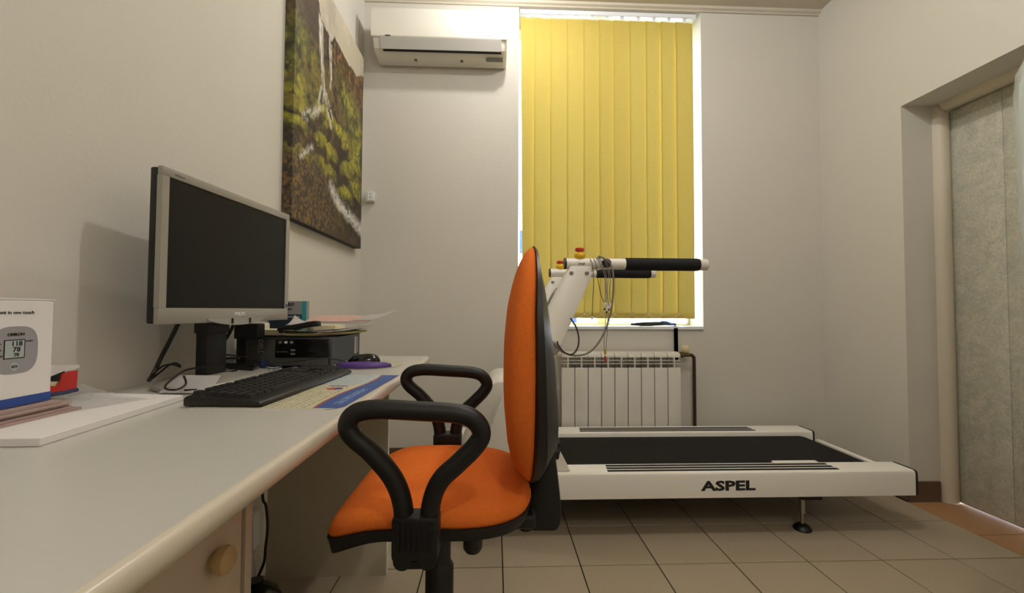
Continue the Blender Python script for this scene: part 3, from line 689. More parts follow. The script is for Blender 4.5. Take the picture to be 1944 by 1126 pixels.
# desk pad with a printed calendar (flat print)
def desk_pad():
    nu, nv = 120, 150                                   # u: along +Y (left to right for the sitter), v: from front edge to the wall side
    U, V = np.meshgrid(np.linspace(0, 1, nu + 1), np.linspace(0, 1, nv + 1))
    base = np.ones(U.shape + (3,)) * np.array(lin((206, 200, 168)))
    def put(mask, c): base[mask] = lin(c)
    upper = (U > .60); put(upper, (188, 198, 200))
    r = np.random.default_rng(5)
    txt = (np.sin(V * 150) > .2) & (r.random(U.shape) > .45); put(txt & (U < .57) & (V > .24), (150, 146, 122)); put(txt & upper & (V > .24) & (V < .9), (160, 170, 166))
    put((U > .60) & (np.abs(V - .55) < .018), (64, 84, 160)); put((np.abs(U - .585) < .012) & (((V > .28) & (V < .44)) | ((V > .62) & (V < .80))), (70, 72, 100))
    for cu, cv in ((.50, .34), (.50, .76)):
        d = ((U - cu) / .045) ** 2 + ((V - cv) / .085) ** 2; put(d < 1, (226, 214, 204)); put((d < .75) & (V < cv), (70, 70, 130)); put((d < .75) & (V >= cv), (180, 84, 70))
    edge = .19 + .03 * np.sin(U * 6)
    put(V < edge, (168, 86, 70)); put(V < edge - .022, (52, 84, 152)); put((V < .12) & (V > .06) & (r.random(U.shape) > .6) & (U > .12) & (U < .5), (150, 176, 214))
    put(U < .03, (196, 190, 170))
    A, B, C, D = [Vector(p) for p in ((-.322, .808, DT + .0008), (-.304, 1.228, DT + .0008), (-.585, 1.240, DT + .0008), (-.600, .822, DT + .0008))]
    t = T('desk_pad', 'paper desk pad printed with a calendar and blue border under the keyboard', 'desk pad', ((A + C) / 2).to_tuple()); t.location.z = DT
    def fn(u, v):
        if v < .14 and u < .09:                        # rounded near corner
            du, dv = .09 - u, .14 - v
            q = math.hypot(du / .09, dv / .14)
            if q > 1: u = .09 - du / q; v = .14 - dv / q
        p = (A * (1 - u) + B * u) * (1 - v) + (D * (1 - u) + C * u) * v; return p
    printed('printed_sheet', fn, nu, nv, base, attr_mat('desk_pad_print', .45), t)
    m = MB().prism([(A.x - .03, A.y), (A.x - .004, A.y + .03), (B.x, B.y), (C.x, C.y), (D.x, D.y)], 'z', DT, DT + .0006); P('backing', m, 'paper', t, sm=0)
desk_pad()

# mouse pad and mouse
def mouse():
    t = T('mouse_pad', 'oval mouse pad with a purple gel wrist rest at the end of the desk', 'mouse pad', (-.44, 1.46, DT))
    c = Vector((-.445, 1.455)); el = [(c.x + .100 * math.cos(2 * PI * i / 40), c.y + .125 * math.sin(2 * PI * i / 40)) for i in range(40)]
    P('pad_sheet', MB().prism(el, 'z', DT + .0002, DT + .003), 'padprint', t)
    m = MB(); q = [(-.535, 1.372), (-.50, 1.345), (-.45, 1.333), (-.40, 1.345), (-.362, 1.382), (-.40, 1.395), (-.45, 1.392), (-.50, 1.392)]
    cc = (-.45, 1.37)
    m.loft([[(cc[0] + (x - cc[0]) * k, cc[1] + (y - cc[1]) * k, z) for x, y in q] for k, z in ((.98, DT + .003), (1, DT + .008), (.97, DT + .014), (.8, DT + .019), (.4, DT + .021))])
    P('wrist_rest', m, 'purple', t, sm=80, label='purple gel wrist rest')
    mo = T('computer_mouse', 'glossy black mouse with a thin cable on the oval mouse pad', 'mouse', (-.465, 1.435, DT + .003))
    R = []
    for k, z in ((.95, .0), (1.0, .004), (1.0, .010), (.93, .018), (.80, .026), (.58, .0325), (.30, .0355)):
        ring = []
        for i in range(28):
            a = 2 * PI * i / 28; x = .055 * math.cos(a) * k; y = .031 * math.sin(a) * (1 - .12 * math.cos(a)) * k
            zz = z * (1 + .18 * (x / .055)) if z > .01 else z
            ring.append((-.465 + x, 1.435 + y, DT + .0032 + zz))
        R.append(ring)
    P('shell', MB().loft(R), 'blackg', mo, sm=80)
    P('wheel', MB().cyl((-.497, 1.431, DT + .026), (-.497, 1.439, DT + .026), .007, n=14), 'black', mo)
    P('cable', MB().tube([(-.519, 1.435, DT + .010), (-.545, 1.41, DT + .024), (-.585, 1.392, DT + .030), (-.66, 1.380, DT + .022), (-.74, 1.360, DT + .016), (-.765, 1.345, DT + .014)], .0019, 6), 'black', mo)
mouse()

# ------------------------------------------------------------------ desktop computer with what lies on it
def computer():
    X0, X1, Y0, Y1, z0, z1 = -.857, -.568, 1.408, 1.716, DT + .001, DT + .0935
    t = T('desktop_computer', 'black small form desktop computer lying flat under the papers on the desk', 'computer', ((X0 + X1) / 2, (Y0 + Y1) / 2, DT))
    P('case', MB().box((X0 + .002, Y0 + .014, z0), (X1, Y1, z1), .002), 'black', t)
    P('front_frame', MB().box((X0, Y0 + .002, z0), (X1, Y0 + .0138, z1), .003), 'blackm', t)
    P('grille', MB().box((X0 + .014, Y0, z0 + .028), (-.740, Y0 + .0022, z1 - .004)), 'grille', t, sm=0); P('grille', MB().box((X0 + .014, Y0, z0 + .003), (X1 - .004, Y0 + .0022, z0 + .028)), 'grille', t, sm=0)
    b = P('drive_bay', MB().box((-.740, Y0 - .001, z0 + .0285), (X1 - .006, Y0 + .002, z1 - .004), .001), 'blackg', t)
    P('drive_seam', MB().box((-.735, Y0 - .0014, z0 + .047), (-.700, Y0 - .0009, z0 + .0484)), 'greyt', b, sm=0)
    for k in range(3): P('icon', MB().box((-.728 + k * .018, Y0 - .0016, z1 - .018), (-.719 + k * .018, Y0 - .0011, z1 - .011)), ('greyt', 'paper', 'grey')[k], b, sm=0)
    for k in range(2): P('usb_port', MB().box((-.690, Y0 - .0016, z0 + .038 + k * .012), (-.676, Y0 - .0011, z0 + .044 + k * .012)), 'greyt', b, sm=0)
    text('DELL', .021, (-.786, Y0 - .0004, z0 + .064), (0, 0, -1), (1, 0, 0), 'silver', t, .0004)
    P('side_sticker', MB().box((X1, 1.655, z0 + .018), (X1 + .0006, 1.675, z1 - .012)), 'paper', t, sm=0, label='white barcode sticker')
    P('side_sticker', MB().box((X1, 1.684, z0 + .018), (X1 + .0006, 1.696, z1 - .012)), 'grey', t, sm=0)
    for k in range(14): P('barcode_line', MB().box((X1 + .0006, 1.660, z0 + .024 + k * .004), (X1 + .0009, 1.670, z0 + .0256 + k * .004)), 'ink', t, sm=0)
    text('OptiPlex', .011, (X1 + .0004, 1.448, z0 + .045), (0, 0, -1), (0, -1, 0), 'greyt', t)
    return z1
CT = computer()
def sheet_obj(name, corners, m, label, cat, curl=(0, 0, 0, 0), th=.0006, n=10, group=None):
    """thin paper sheet: bilinear between corners A,B,C,D plus a curl that lifts each corner"""
    A, B, C, D = [Vector(c) for c in corners]
    mb = MB()
    def fn(u, v):
        p = (A * (1 - u) + B * u) * (1 - v) + (D * (1 - u) + C * u) * v
        p.z += curl[0] * ((1 - u) * (1 - v)) ** 2 + curl[1] * (u * (1 - v)) ** 2 + curl[2] * (u * v) ** 2 + curl[3] * ((1 - u) * v) ** 2; return p
    mb.sheet(fn, n, n, th); bmesh.ops.recalc_face_normals(mb.bm, faces=mb.bm.faces)
    return single(name, mb, m, label, cat, group, sm=60)
def slab(name, corners2, z0, z1, m, label, cat, bev=.0008, group=None):
    return single(name, MB().prism(corners2, 'z', z0, z1, bev), m, label, cat, group, sm=30)
def pile():
    z = CT + .0005
    slab('folder', [(-.80, 1.43), (-.60, 1.425), (-.572, 1.60), (-.56, 1.705), (-.79, 1.70)], z, z + .005, 'blackm', 'thin black folder lying directly on the computer', 'folder')
    slab('yellow_folder', [(-.72, 1.425), (-.615, 1.422), (-.545, 1.56), (-.53, 1.68), (-.78, 1.69)], z + .0055, z + .013, 'manila', 'dull yellow card folder on the computer below the envelopes', 'folder')
    sheet_obj('envelope', [(-.70, 1.42, z + .0140), (-.600, 1.41, z + .0140), (-.500, 1.66, z + .0140), (-.66, 1.69, z + .0140)], 'paper2', 'cream envelope jutting past the end of the computer', 'envelope', (0, 0, .010, 0), .004)
    sheet_obj('paper_sheet', [(-.68, 1.43, z + .0185), (-.575, 1.44, z + .0185), (-.455, 1.69, z + .0185), (-.62, 1.70, z + .0185)], 'paper', 'white sheet curling up at its far corner past the end of the computer', 'paper', (0, 0, .035, 0), .0008)
    b = T('notepad', 'cream block of note slips behind the monitor edge on the computer', 'notepad', (-.77, 1.48, z + .0055))
    P('note_block', MB().box((-.815, 1.44, z + .0055), (-.735, 1.52, z + .024), .001), 'paper2', b, sm=0)
    P('holder_lip', MB().prism([(-.820, z + .0055), (-.816, z + .0055), (-.816, z + .040), (-.820, z + .044)], 'y', 1.445, 1.52), 'whitep', b, sm=0)
    slab('note_slips', [(-.735, 1.50), (-.575, 1.475), (-.565, 1.54), (-.71, 1.565)], z + .0245, z + .0375, 'paper2', 'stack of cream slips behind the stapler', 'papers')
    bk = T('booklet', 'pink printed booklet lying on top of the paper pile', 'booklet', (-.60, 1.62, z + .0415))
    tr, pv = Matrix.Rotation(math.radians(9), 3, 'X'), Vector((-.61, 1.575, z + .0415))
    P('pages', MB().box((-.72, 1.575, z + .0415), (-.50, 1.700, z + .047), rot=tr, piv=pv), 'paper', bk, sm=0); P('cover', MB().box((-.722, 1.573, z + .0472), (-.498, 1.702, z + .0486), rot=tr, piv=pv), 'pink', bk, sm=0)
    sheet_obj('white_slip', [(-.735, 1.46, z + .039), (-.665, 1.47, z + .039), (-.665, 1.54, z + .0395), (-.74, 1.54, z + .039)], 'paper', 'folded white slip sticking up beside the stapler', 'paper', (0, 0, 0, .032), .0008)
    sheet_obj('leaflet', [(-.56, 1.585, z + .0530), (-.495, 1.585, z + .0530), (-.415, 1.705, z + .0720), (-.52, 1.70, z + .0720)], 'paper', 'white leaflet curling upward from the right end of the pile', 'paper', (0, 0, .024, .0), .0008)
    # stapler
    s = T('stapler', 'black stapler resting tilted on the pile of papers', 'stapler', (-.675, 1.43, z + .014))
    rr = Matrix.Rotation(math.radians(-14), 3, 'Y')
    P('base', MB().prism([(-.735, z + .0145), (-.62, z + .0145), (-.62, z + .019), (-.735, z + .021)], 'y', 1.418, 1.446, .001), 'black', s)
    P('arm', MB().prism([(-.742, z + .021), (-.738, z + .032), (-.70, z + .040), (-.625, z + .054), (-.612, z + .052), (-.610, z + .036), (-.63, z + .034), (-.70, z + .024)], 'y', 1.416, 1.448, .003, 2), 'blackm', s)
    P('pin', MB().cyl((-.640, 1.4135, z + .026), (-.640, 1.4505, z + .026), .005, n=12), 'metal', s)
    # upright software box behind the monitor
    v = T('software_box', 'thin upright box with teal spine and black lettering behind the monitor', 'box', (-.77, 1.655, CT))
    P('carton', MB().box((-.880, 1.64, z + .0055), (-.744, 1.665, z + .122), .001), 'grey', v, sm=0); P('spine_band', MB().box((-.760, 1.6392, z + .0055), (-.7435, 1.6398, z + .122)), 'teal', v, sm=0, label='teal band')
    P('dark_band', MB().box((-.879, 1.6392, z + .0055), (-.7605, 1.6398, z + .072)), 'dark_teal', v, sm=0); P('title_strip', MB().box((-.814, 1.6386, z + .060), (-.766, 1.6391, z + .066)), 'grey', v, sm=0)
    text('PRO', .016, (-.805, 1.6395, z + .109), (1, 0, 0), (0, 0, 1), 'ink', v, .0006); text('pack', .009, (-.805, 1.6395, z + .092), (1, 0, 0), (0, 0, 1), 'ink', v, .0002)
    # dark box behind monitor
    k = T('speaker_box', 'black box shaped gadget hidden behind the lower edge of the monitor', 'box', (-.79, 1.41, DT))
    P('body', MB().box((-.838, 1.352, DT + .0935), (-.768, 1.40, DT + .140), .003), 'blackm', k); P('support', MB().box((-.833, 1.360, DT + .0005), (-.825, 1.395, DT + .0935)), 'blackm', k, sm=0)
pile()

# small black box with cables in front of the computer, purple plug, papers on the desk
def small():
    h = T('card_reader', 'small flat black reader on the foot of the monitor in front of the computer', 'reader', (-.70, 1.28, DT))
    c = [(-0.8001, 1.2457), (-0.6965, 1.2058), (-0.7248, 1.2981), (-0.8450, 1.3807)]
    P('shell', MB().prism(c, 'z', DT + .0175, DT + .034, .002), 'blackg', h); P('slot', MB().box((-.665, 1.212, DT + .0265), (-.655, 1.2135, DT + .0275)), 'silver', h, sm=0)
    tag(recenter(P('usb_plug', MB().box((-.768, 1.365, DT + .0005), (-.750, 1.398, DT + .024), .004, 2), 'navy')), 'dark violet plug standing before the computer grille', 'plug')
    sheet_obj('note_sheet', [(-0.7577, 0.9559, 0.7995), (-0.6486, 0.9544, 0.7995)] + [(-0.6774, 1.0387, 0.8240), (-0.7850, 1.0476, 0.8240)], 'paper', 'white printed note lying over the front of the monitor foot', 'paper', (.0, .0, .0, .0), .0006)
    sheet_obj('loose_sheet', [p for p in [(-0.6716, 1.1609, 0.7957), (-0.6367, 1.3398, 0.7957), (-0.6236, 1.5546, 0.7957), (-0.7718, 1.4664, 0.7957)]], 'paper', 'white sheet partly under the keyboard before the computer', 'paper', (0, 0, 0, 0), .0005)
    tag(recenter(P('pen', MB().tube([(-0.7085, 0.9640, 0.8035), (-0.6857, 0.9699, 0.8035)], .0022, 8, smooth=0), 'ink')), 'short dark pen on the white note before the monitor', 'pen')
    q = [((.0, 'thick black monitor cable running down behind the stand to the desk'), [(-0.8000, 1.0785, 0.9629), (-0.8000, 1.0543, 0.9230)] + [(-0.8350, 1.0673, 0.8678), (-0.8350, 1.0433, 0.8296)] + [(-0.8600, 1.0623, 0.8093)], .0048),
         ((.0, 'black cable looping forward in front of the monitor column'), [(-0.6850, 1.0600, 0.8434), (-0.7342, 1.0600, 0.8409), (-0.7746, 1.0600, 0.8334)] + [(-0.7527, 0.9964, 0.8270)] + [(-0.7476, 0.9638, 0.8150), (-0.7093, 0.9139, 0.8150), (-0.6859, 0.9136, 0.8150), (-0.7144, 0.9767, 0.8150)] + [(-0.7347, 0.9985, 0.8290)], .0022),
         ((.0, 'black cable arching left of the monitor column'), [(-0.8550, 1.0573, 0.8126)] + [(-0.8300, 1.0491, 0.8362), (-0.8300, 1.0682, 0.8437)] + [(-0.8000, 1.0540, 0.8480), (-0.8000, 1.0782, 0.8385)], .0022),
         ((.0, 'black cable arching to the base of the monitor column'), [(-0.8580, 1.0628, 0.8092)] + [(-0.8400, 1.0722, 0.8292), (-0.8400, 1.0952, 0.8402)] + [(-0.8100, 1.0761, 0.8490), (-0.8100, 1.0939, 0.8390)], .0022),
         ((.0, 'thick black cable slanting from the monitor down to its column'), [(-0.7446, 1.2000, 0.9441), (-0.7660, 1.2000, 0.9010), (-0.8000, 1.2000, 0.8637), (-0.8231, 1.2000, 0.8409), (-0.8284, 1.2000, 0.8295)], .0046),
         ((.0, 'thin black cable curving from the column toward the computer'), [(-0.8518, 1.2400, 0.8185), (-0.8264, 1.2400, 0.8392), (-0.7964, 1.2400, 0.8510), (-0.7601, 1.2400, 0.8480), (-0.7310, 1.2400, 0.8421)], .0022),
         ((.0, 'black cable lying across to the flat card reader'), [(-0.8321, 1.2100, 0.8253), (-0.7987, 1.2100, 0.8397), (-0.7566, 1.2100, 0.8455), (-0.7339, 1.2100, 0.8426)], .0030),
         ((.0, 'thin black cable drooping onto the card reader'), [(-0.8121, 1.1800, 0.8208), (-0.7791, 1.1800, 0.8166), (-0.7515, 1.1800, 0.8124), (-0.7241, 1.1800, 0.8166)], .0022)]
    for (a, lab), pts, r in q: tag(recenter(P('cable', MB().tube(pts, r, 8), 'black')), lab, 'cable', 'cables around the monitor stand')
    # left: paper ream, folders, device carton
    slab('paper_stack', [(-.643, .604), (-.664, .897), (-.876, .925), (-.872, .600)], DT + .0003, DT + .0115, 'paper', 'low stack of white paper at the near left of the desk', 'papers')
    z = DT + .0118
    f = T('folder_pile', 'pile of mauve folders lying on the white paper stack', 'folders', (-.80, .66, z))
    for k in range(5):
        P('folder', MB().box((-.876 + .001 * k, .50 + .004 * (k % 2), z + k * .0046), (-.748 - .003 * (k % 3), .775 - .006 * k - .004 * ((k * 2) % 3), z + k * .0046 + .0042)), 'mauve', f, sm=0)
    zt = z + .0232
    sheet_obj('plastic_sleeve', [(-.7445, .744, DT + .0122), (-.700, .86, DT + .0122), (-.868, .905, DT + .0122), (-.868, .744, DT + .0122)], 'sleeve', 'clear plastic sleeve curving up at the wall on the white paper', 'sleeve', (0, 0, .022, 0), .0004)
    b = T('device_carton', 'white blood pressure monitor carton with blue base stripe at the left edge', 'box', (-.82, .60, zt))
    bx1, y1, y0 = -.764, .738, .52; zb, ztop = zt + .0005, .9925
    P('carton', MB().box((XL + .002, y0, zb), (bx1, y1, ztop), .001), 'paper', b, sm=0)
    P('lid_flap', MB().box((XL + .002, y0, ztop + .0008), (bx1 - .001, y1 + .004, ztop + .0032)), 'paper', b, sm=0)
    P('lid_gap', MB().box((XL + .004, y0, ztop - .0002), (bx1 - .0015, y1 + .001, ztop + .0008)), 'ink', b, sm=0)
    P('blue_stripe', MB().box((bx1, y0, zb + .0005), (bx1 + .0004, y1, zb + .014)), 'blue', b, sm=0, label='blue printed stripe')
    # printed device picture
    c = Vector((bx1 + .0006, .684, .917)); q = [(c.y + .031 * math.copysign(abs(math.cos(a)) ** .62, math.cos(a)) * (1 if math.cos(a) > 0 else 1.05), c.z + .036 * math.copysign(abs(math.sin(a)) ** .7, math.sin(a))) for a in [2 * PI * i / 40 for i in range(40)]]
    P('printed_device', MB().prism(q, 'x', bx1 + .0003, bx1 + .0006), 'grey', b, sm=0)
    P('printed_screen', MB().box((bx1 + .0006, .667, .904), (bx1 + .0009, .696, .933)), 'ink', b, sm=0); P('screen_face', MB().box((bx1 + .0009, .6685, .9055), (bx1 + .0011, .6945, .9315)), 'lcd', b, sm=0)
    X = bx1 + .0013
    for s, zz, sz in (('118', .9265, .0105), ('78', .9175, .0105), ('70', .9095, .0075)): text(s, sz, (X, .684, zz), (0, 1, 0), (0, 0, 1), 'ink', b, .0001)
    text('OMRON', .0062, (X - .0006, .683, .9405), (0, 1, 0), (0, 0, 1), 'ink', b, .0002)
    text('pressure measurement in one touch', .0072, (X - .0009, .655, .974), (0, 1, 0), (0, 0, 1), 'ink', b)
    for s, zz in (('SYS', .927), ('DIA', .918), ('PULSE', .909)): text(s, .0038, (X - .0006, .661, zz), (0, 1, 0), (0, 0, 1), 'ink', b)
    text('START', .0036, (X - .0006, .702, .9295), (0, 1, 0), (0, 0, 1), 'ink', b)
    P('printed_button', MB().cyl((bx1 + .0006, .682, .892), (bx1 + .0009, .682, .892), .006, n=20), 'lcd', b, sm=0)
    text('I/O', .006, (X, .682, .892), (0, 1, 0), (0, 0, 1), 'ink', b)
    # red and white open packet beside the carton, pen
    r = T('open_packet', 'small red and white open packet right of the white carton', 'packet', (-.84, .79, DT + .0132))
    P('red_side', MB().prism([(0.7903, 0.8435), (0.8059, 0.8408), (0.8103, 0.8476), (0.8136, 0.8604), (0.8260, 0.8643), (0.8430, 0.8639), (0.8415, 0.8227), (0.7909, 0.8296)], 'x', -.822, -.820), 'red', r, sm=0, label='red side flap')
    P('inner_wall', MB().prism([(0.8179, 0.8588), (0.8668, 0.8585), (0.8662, 0.8190), (0.8190, 0.8280)], 'x', -.868, -.866), 'ink', r, sm=0)
    P('tray', MB().prism([(0.7984, 0.8468), (0.8149, 0.8478), (0.8136, 0.8328), (0.7989, 0.8336)], 'x', -.862, -.824), 'paper2', r, sm=0)
    P('lid', MB().prism([(0.7804, 0.8818), (0.8507, 0.8728), (0.8499, 0.8679), (0.8217, 0.8659), (0.7814, 0.8551)], 'x', -.868, -.8235), 'paper', r, sm=0)
    tag(recenter(P('ballpoint_pen', MB().tube([(-0.7750, 0.7457, 0.8365), (-0.7750, 0.7700, 0.8353), (-0.7750, 0.7941, 0.8363)], .0035, 8, smooth=0), 'navy')), 'dark blue pen lying beside the red packet', 'pen')
    tag(recenter(P('mobile_phone', MB().prism([(-.575, .475), (-.590, .484), (-.66, .47), (-.66, .33), (-.580, .33), (-.566, .37), (-.566, .462)], 'z', DT + .0003, DT + .009, .002), 'blackg')), 'black object corner at the left edge of the bare desk', 'phone')
small()

# ------------------------------------------------------------------ on the left wall: canvas picture of a waterfall among mossy rocks
def canvas():
    y0, y1, z0, z1 = 1.722, 2.600, 1.345, 2.510; xf = -.846
    t = T('canvas_picture', 'large unframed canvas photograph of a waterfall between mossy rocks', 'picture', (XL, (y0 + y1) / 2, z0))
    P('stretcher', MB().box((XL + .001, y0, z0), (xf - .0006, y1, z1), .0015), 'ink', t, sm=0)
    nu, nv = 260, 340
    U, V = np.meshgrid(np.linspace(0, 1, nu + 1), np.linspace(0, 1, nv + 1))
    a = lambda c: np.array(lin(c))
    n1, n2, n3 = fbm(U, V * 1.3, 5, 5, 1), fbm(U, V * 1.3, 14, 4, 9), fbm(U, V * 1.3, 40, 3, 17)
    wu = U + (n1 - .5) * .11 + (n3 - .5) * .05; wv = V + (n2 - .5) * .07 + (n3 - .5) * .035; n4 = fbm(U, V * 1.3, 80, 2, 31); crack = np.exp(-((fbm(U, V * 1.6, 9, 4, 41) - .5) / .035) ** 2); streak = fbm(U * 9, V, 9, 3, 55)
    def mixc(base, c, w): return base * (1 - w[..., None]) + a(c) * w[..., None]
    S = lambda x, lo, hi: np.clip((x - lo) / (hi - lo), 0, 1)
    img = np.ones(U.shape + (3,)) * a((64, 50, 34))
    img = mixc(img, (30, 24, 18), S(n2 + .5 * n3, .70, .95)); img = mixc(img, (104, 80, 50), S(n3 + n1 * .5, .78, 1.0) * .8)
    # moss: big soft patches at left middle and right middle
    def blob(cu, cv, ru, rv): return np.exp(-(((wu - cu) / ru) ** 2 + ((wv - cv) / rv) ** 2) ** 1.5)
    moss = np.zeros_like(U)
    for cu, cv, ru, rv in ((.06, .60, .22, .15), (.10, .50, .20, .07), (.02, .72, .12, .10), (.72, .66, .14, .10), (.86, .58, .14, .12), (.86, .44, .12, .10), (.60, .72, .08, .06)): moss = np.maximum(moss, blob(cu, cv, ru, rv))
    img = mixc(img, (86, 92, 38), np.clip(moss * (.45 + n2), 0, 1)); img = mixc(img, (166, 158, 62), np.clip(moss * S(n2 + n3 * .6, .72, 1.05) * 1.1, 0, 1)); img = mixc(img, (34, 34, 18), np.clip(moss * S(1.35 - n2 - n3 * .6, .70, .95), 0, 1) * .8)
    # boulders with sunlit mossy crowns
    for cu, cv, ru, rv in ((.04, .40, .13, .06), (.05, .33, .10, .05), (.40, .445, .17, .06), (.30, .47, .07, .04), (.62, .44, .15, .07), (.36, .335, .16, .05), (.70, .30, .14, .08), (.66, .20, .14, .05), (.88, .26, .14, .08), (.12, .22, .20, .05), (.80, .36, .12, .05), (.36, .24, .16, .06)):
        d = ((wu - cu) / ru) ** 2 + ((wv - cv) / rv) ** 2; ins = np.clip(1.15 - d, 0, 1) ** .5 * (d < 1.15)
        crown = np.clip((wv - cv) / rv + .25, 0, 1) * ins
        img = mixc(img, (48, 38, 22), ins * .75); img = mixc(img, (172, 166, 48), np.clip(crown * (.5 + n2 * 1.2), 0, 1)); img = mixc(img, (206, 192, 72), crown * S(n3, .55, .8))
    img *= (.62 + .76 * n4)[..., None]; img = mixc(img, (22, 18, 12), crack * .75)
    gold = S(fbm(U, V * 1.3, 26, 4, 71) + (n1 - .5) * .7, .50, .72) * (V < .72); img = mixc(img, (142, 122, 62), gold * .42)
    # lower left dark grey rock
    dk = S(.30 - wv - .35 * np.maximum(0, wu - .45), -.02, .10) * S(.62 - wu, 0, .25)
    img = mixc(img, (70, 61, 52), dk * .7); img = mixc(img, (140, 108, 58), dk * S(n4 + n3 * .4, .66, .95) * .8); img = mixc(img, (36, 30, 24), dk * S(1 - n4 + (n2 - .5) * .6, .50, .75) * .6)
    # stream at the lower right and pool foam
    def stroke(p, w, dens, col=(226, 222, 214), fall=False):
        nonlocal img
        m = np.zeros_like(U)
        for (u0, v0), (u1, v1) in zip(p, p[1:]):
            du, dv = u1 - u0, v1 - v0; k = np.clip(((U - u0) * du + (V - v0) * dv) / (du * du + dv * dv), 0, 1); d = np.hypot(U - u0 - k * du, (V - v0 - k * dv) * 1.3) + (n2 + n3 - 1) * w * .9
            m = np.maximum(m, np.clip(1 - d / w, 0, 1) ** .8)
        img = mixc(img, col, np.clip(m * S((streak if fall else n3 * .6 + n4 * .4) + n2 * .35 + dens, .58, .86), 0, 1))
    stroke([(.46, .20), (.60, .15), (.76, .135), (1.0, .10)], .055, .12); stroke([(.55, .155), (.80, .12), (1.0, .085)], .05, .0)
    stroke([(.10, .39), (.20, .43), (.29, .48)], .035, .05); stroke([(.08, .235), (.14, .27), (.20, .30)], .025, .02)
    stroke([(.30, .57), (.27, .50)], .018, .1); stroke([(.34, .57), (.38, .52), (.44, .46)], .022, .1); stroke([(.36, .58), (.46, .50)], .016, .05); stroke([(.33, .57), (.33, .49)], .014, .05)
    # dark cliff left of the falls, sky and ridge
    ridge = np.interp(U, [0, .12, .24, .27, .42, .455, .50, .60, .72, .85, 1.0], [1.2, 1.10, .90, .845, .815, .86, .86, .80, .86, .84, .80])
    ridge = np.interp(U, [0, .14, .20, .25, .28, .43, .47, .52, .72, .86, 1.0], [1.15, 1.05, .96, .88, .835, .815, .855, .845, .835, .84, .90])
    sky = S(V - ridge - (n3 - .5) * .03, 0, .012); img = mixc(img, (196, 186, 164), sky); img = mixc(img, (160, 154, 142), sky * S(n1 + n2 * .3, .55, .85) * .8); img = mixc(img, (222, 212, 190), sky * S(n2, .5, .8) * .5)
    cliff = S(wv, .66, .76) * S(.30 - wu, 0, .06) * (1 - sky); img = mixc(img, (78, 60, 44), cliff * .8); img = mixc(img, (40, 32, 26), cliff * S(n3, .5, .7) * .6)
    rr = S(wv, .68, .78) * S(wu - .46, 0, .05) * (1 - sky); img = mixc(img, (96, 70, 46), rr * .75); img = mixc(img, (150, 116, 66), rr * S(n3 + .4 * n2, .75, .95) * .8); img = mixc(img, (44, 34, 26), rr * S(.95 - n3, .5, .7) * .5)
    for p, w in (([(.265, .835), (.29, .72), (.325, .58)], .020), ([(.30, .825), (.315, .70), (.34, .585)], .012), ([(.40, .815), (.415, .70), (.425, .62)], .018), ([(.43, .80), (.435, .66)], .010)):
        stroke(p, w * 1.15, .16, (222, 216, 204), True)
    img *= 1 - .0 * U[..., None]
    printed('printed_canvas', lambda u, v: (xf, y0 + u * (y1 - y0), z0 + v * (z1 - z0)), nu, nv, img.astype(np.float32), attr_mat('canvas_print', .55), t)
    # the picture continues round the near edge
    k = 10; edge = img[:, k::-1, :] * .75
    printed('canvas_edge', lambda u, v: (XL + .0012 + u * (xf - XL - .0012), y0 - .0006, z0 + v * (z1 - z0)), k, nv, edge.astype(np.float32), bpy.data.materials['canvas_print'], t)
canvas()

# ------------------------------------------------------------------ air conditioner
def aircon():
    x0, x1 = -.782, .027
    t = T('air_conditioner', 'white wall mounted air conditioner high beside the window', 'air conditioner', ((x0 + x1) / 2, 2.62, 2.53))
    body = MB(); prof = [(YB, 2.79), (2.545, 2.79), (2.530, 2.78), (2.529, 2.610), (2.560, 2.556), (2.60, 2.538), (2.70, 2.531), (YB, 2.545)]
    R = []
    for i, (ins, k) in enumerate(((.0, .84), (.004, .93), (.014, .985), (.03, 1.0))):
        R.append([(x0 + ins, YB + (y - YB) * k, 2.66 + (z - 2.66) * (k if k < 1 else 1)) for y, z in prof])
    R2 = [[(x1 - (p[0] - x0), p[1], p[2]) for p in r] for r in reversed(R)]
    body.loft(R + R2); P('housing', body, 'whitep', t, sm=35)
    P('front_panel', MB().prism([(2.540, 2.786), (2.524, 2.780), (2.520, 2.765), (2.5185, 2.66), (2.520, 2.611), (2.524, 2.604), (2.531, 2.604), (2.531, 2.786)], 'x', x0 - .001, x1 + .001, .002, 2), 'acw', t, sm=50)
    lx0, lx1 = x0 + .052, x1 - .034
    lv = P('louver', MB().prism([(2.5215, 2.6030), (2.550, 2.5455), (2.556, 2.548), (2.531, 2.604)], 'x', lx0, lx1, .001), 'louver', t)
    P('outlet_slot', MB().prism([(2.5525, 2.5515), (2.5525, 2.5435), (2.562, 2.5375), (2.575, 2.548)], 'x', lx0 + .012, lx1), 'ink', t, sm=0)
    P('sensor_window', MB().box((x0 + .085, 2.5165, 2.6065), (x0 + .115, 2.5195, 2.6105)), 'ink', t, sm=0)
    for xx in (x0 + .235, x0 + .52): P('screw_cap', MB().box((xx, 2.63, 2.5305), (xx + .018, 2.65, 2.5365), .001), 'greyt', t, sm=0)
    P('drip_hook', MB().tube([(x0 + .245, 2.665, 2.534), (x0 + .247, 2.664, 2.520), (x0 + .243, 2.662, 2.512)], .0022, 6), 'whitep', t)
    lb = P('sticker', MB().box((x1 - .128, 2.6, 2.5345), (x1 - .025, 2.660, 2.5362), rot=Matrix.Rotation(math.radians(4), 3, 'X')), 'greyt', t, sm=0, label='grey printed sticker')
    text('Comfort', .011, (x1 - .112, 2.5183, 2.624), (1, 0, 0), (0, 0, 1), 'greyt', t)
aircon()
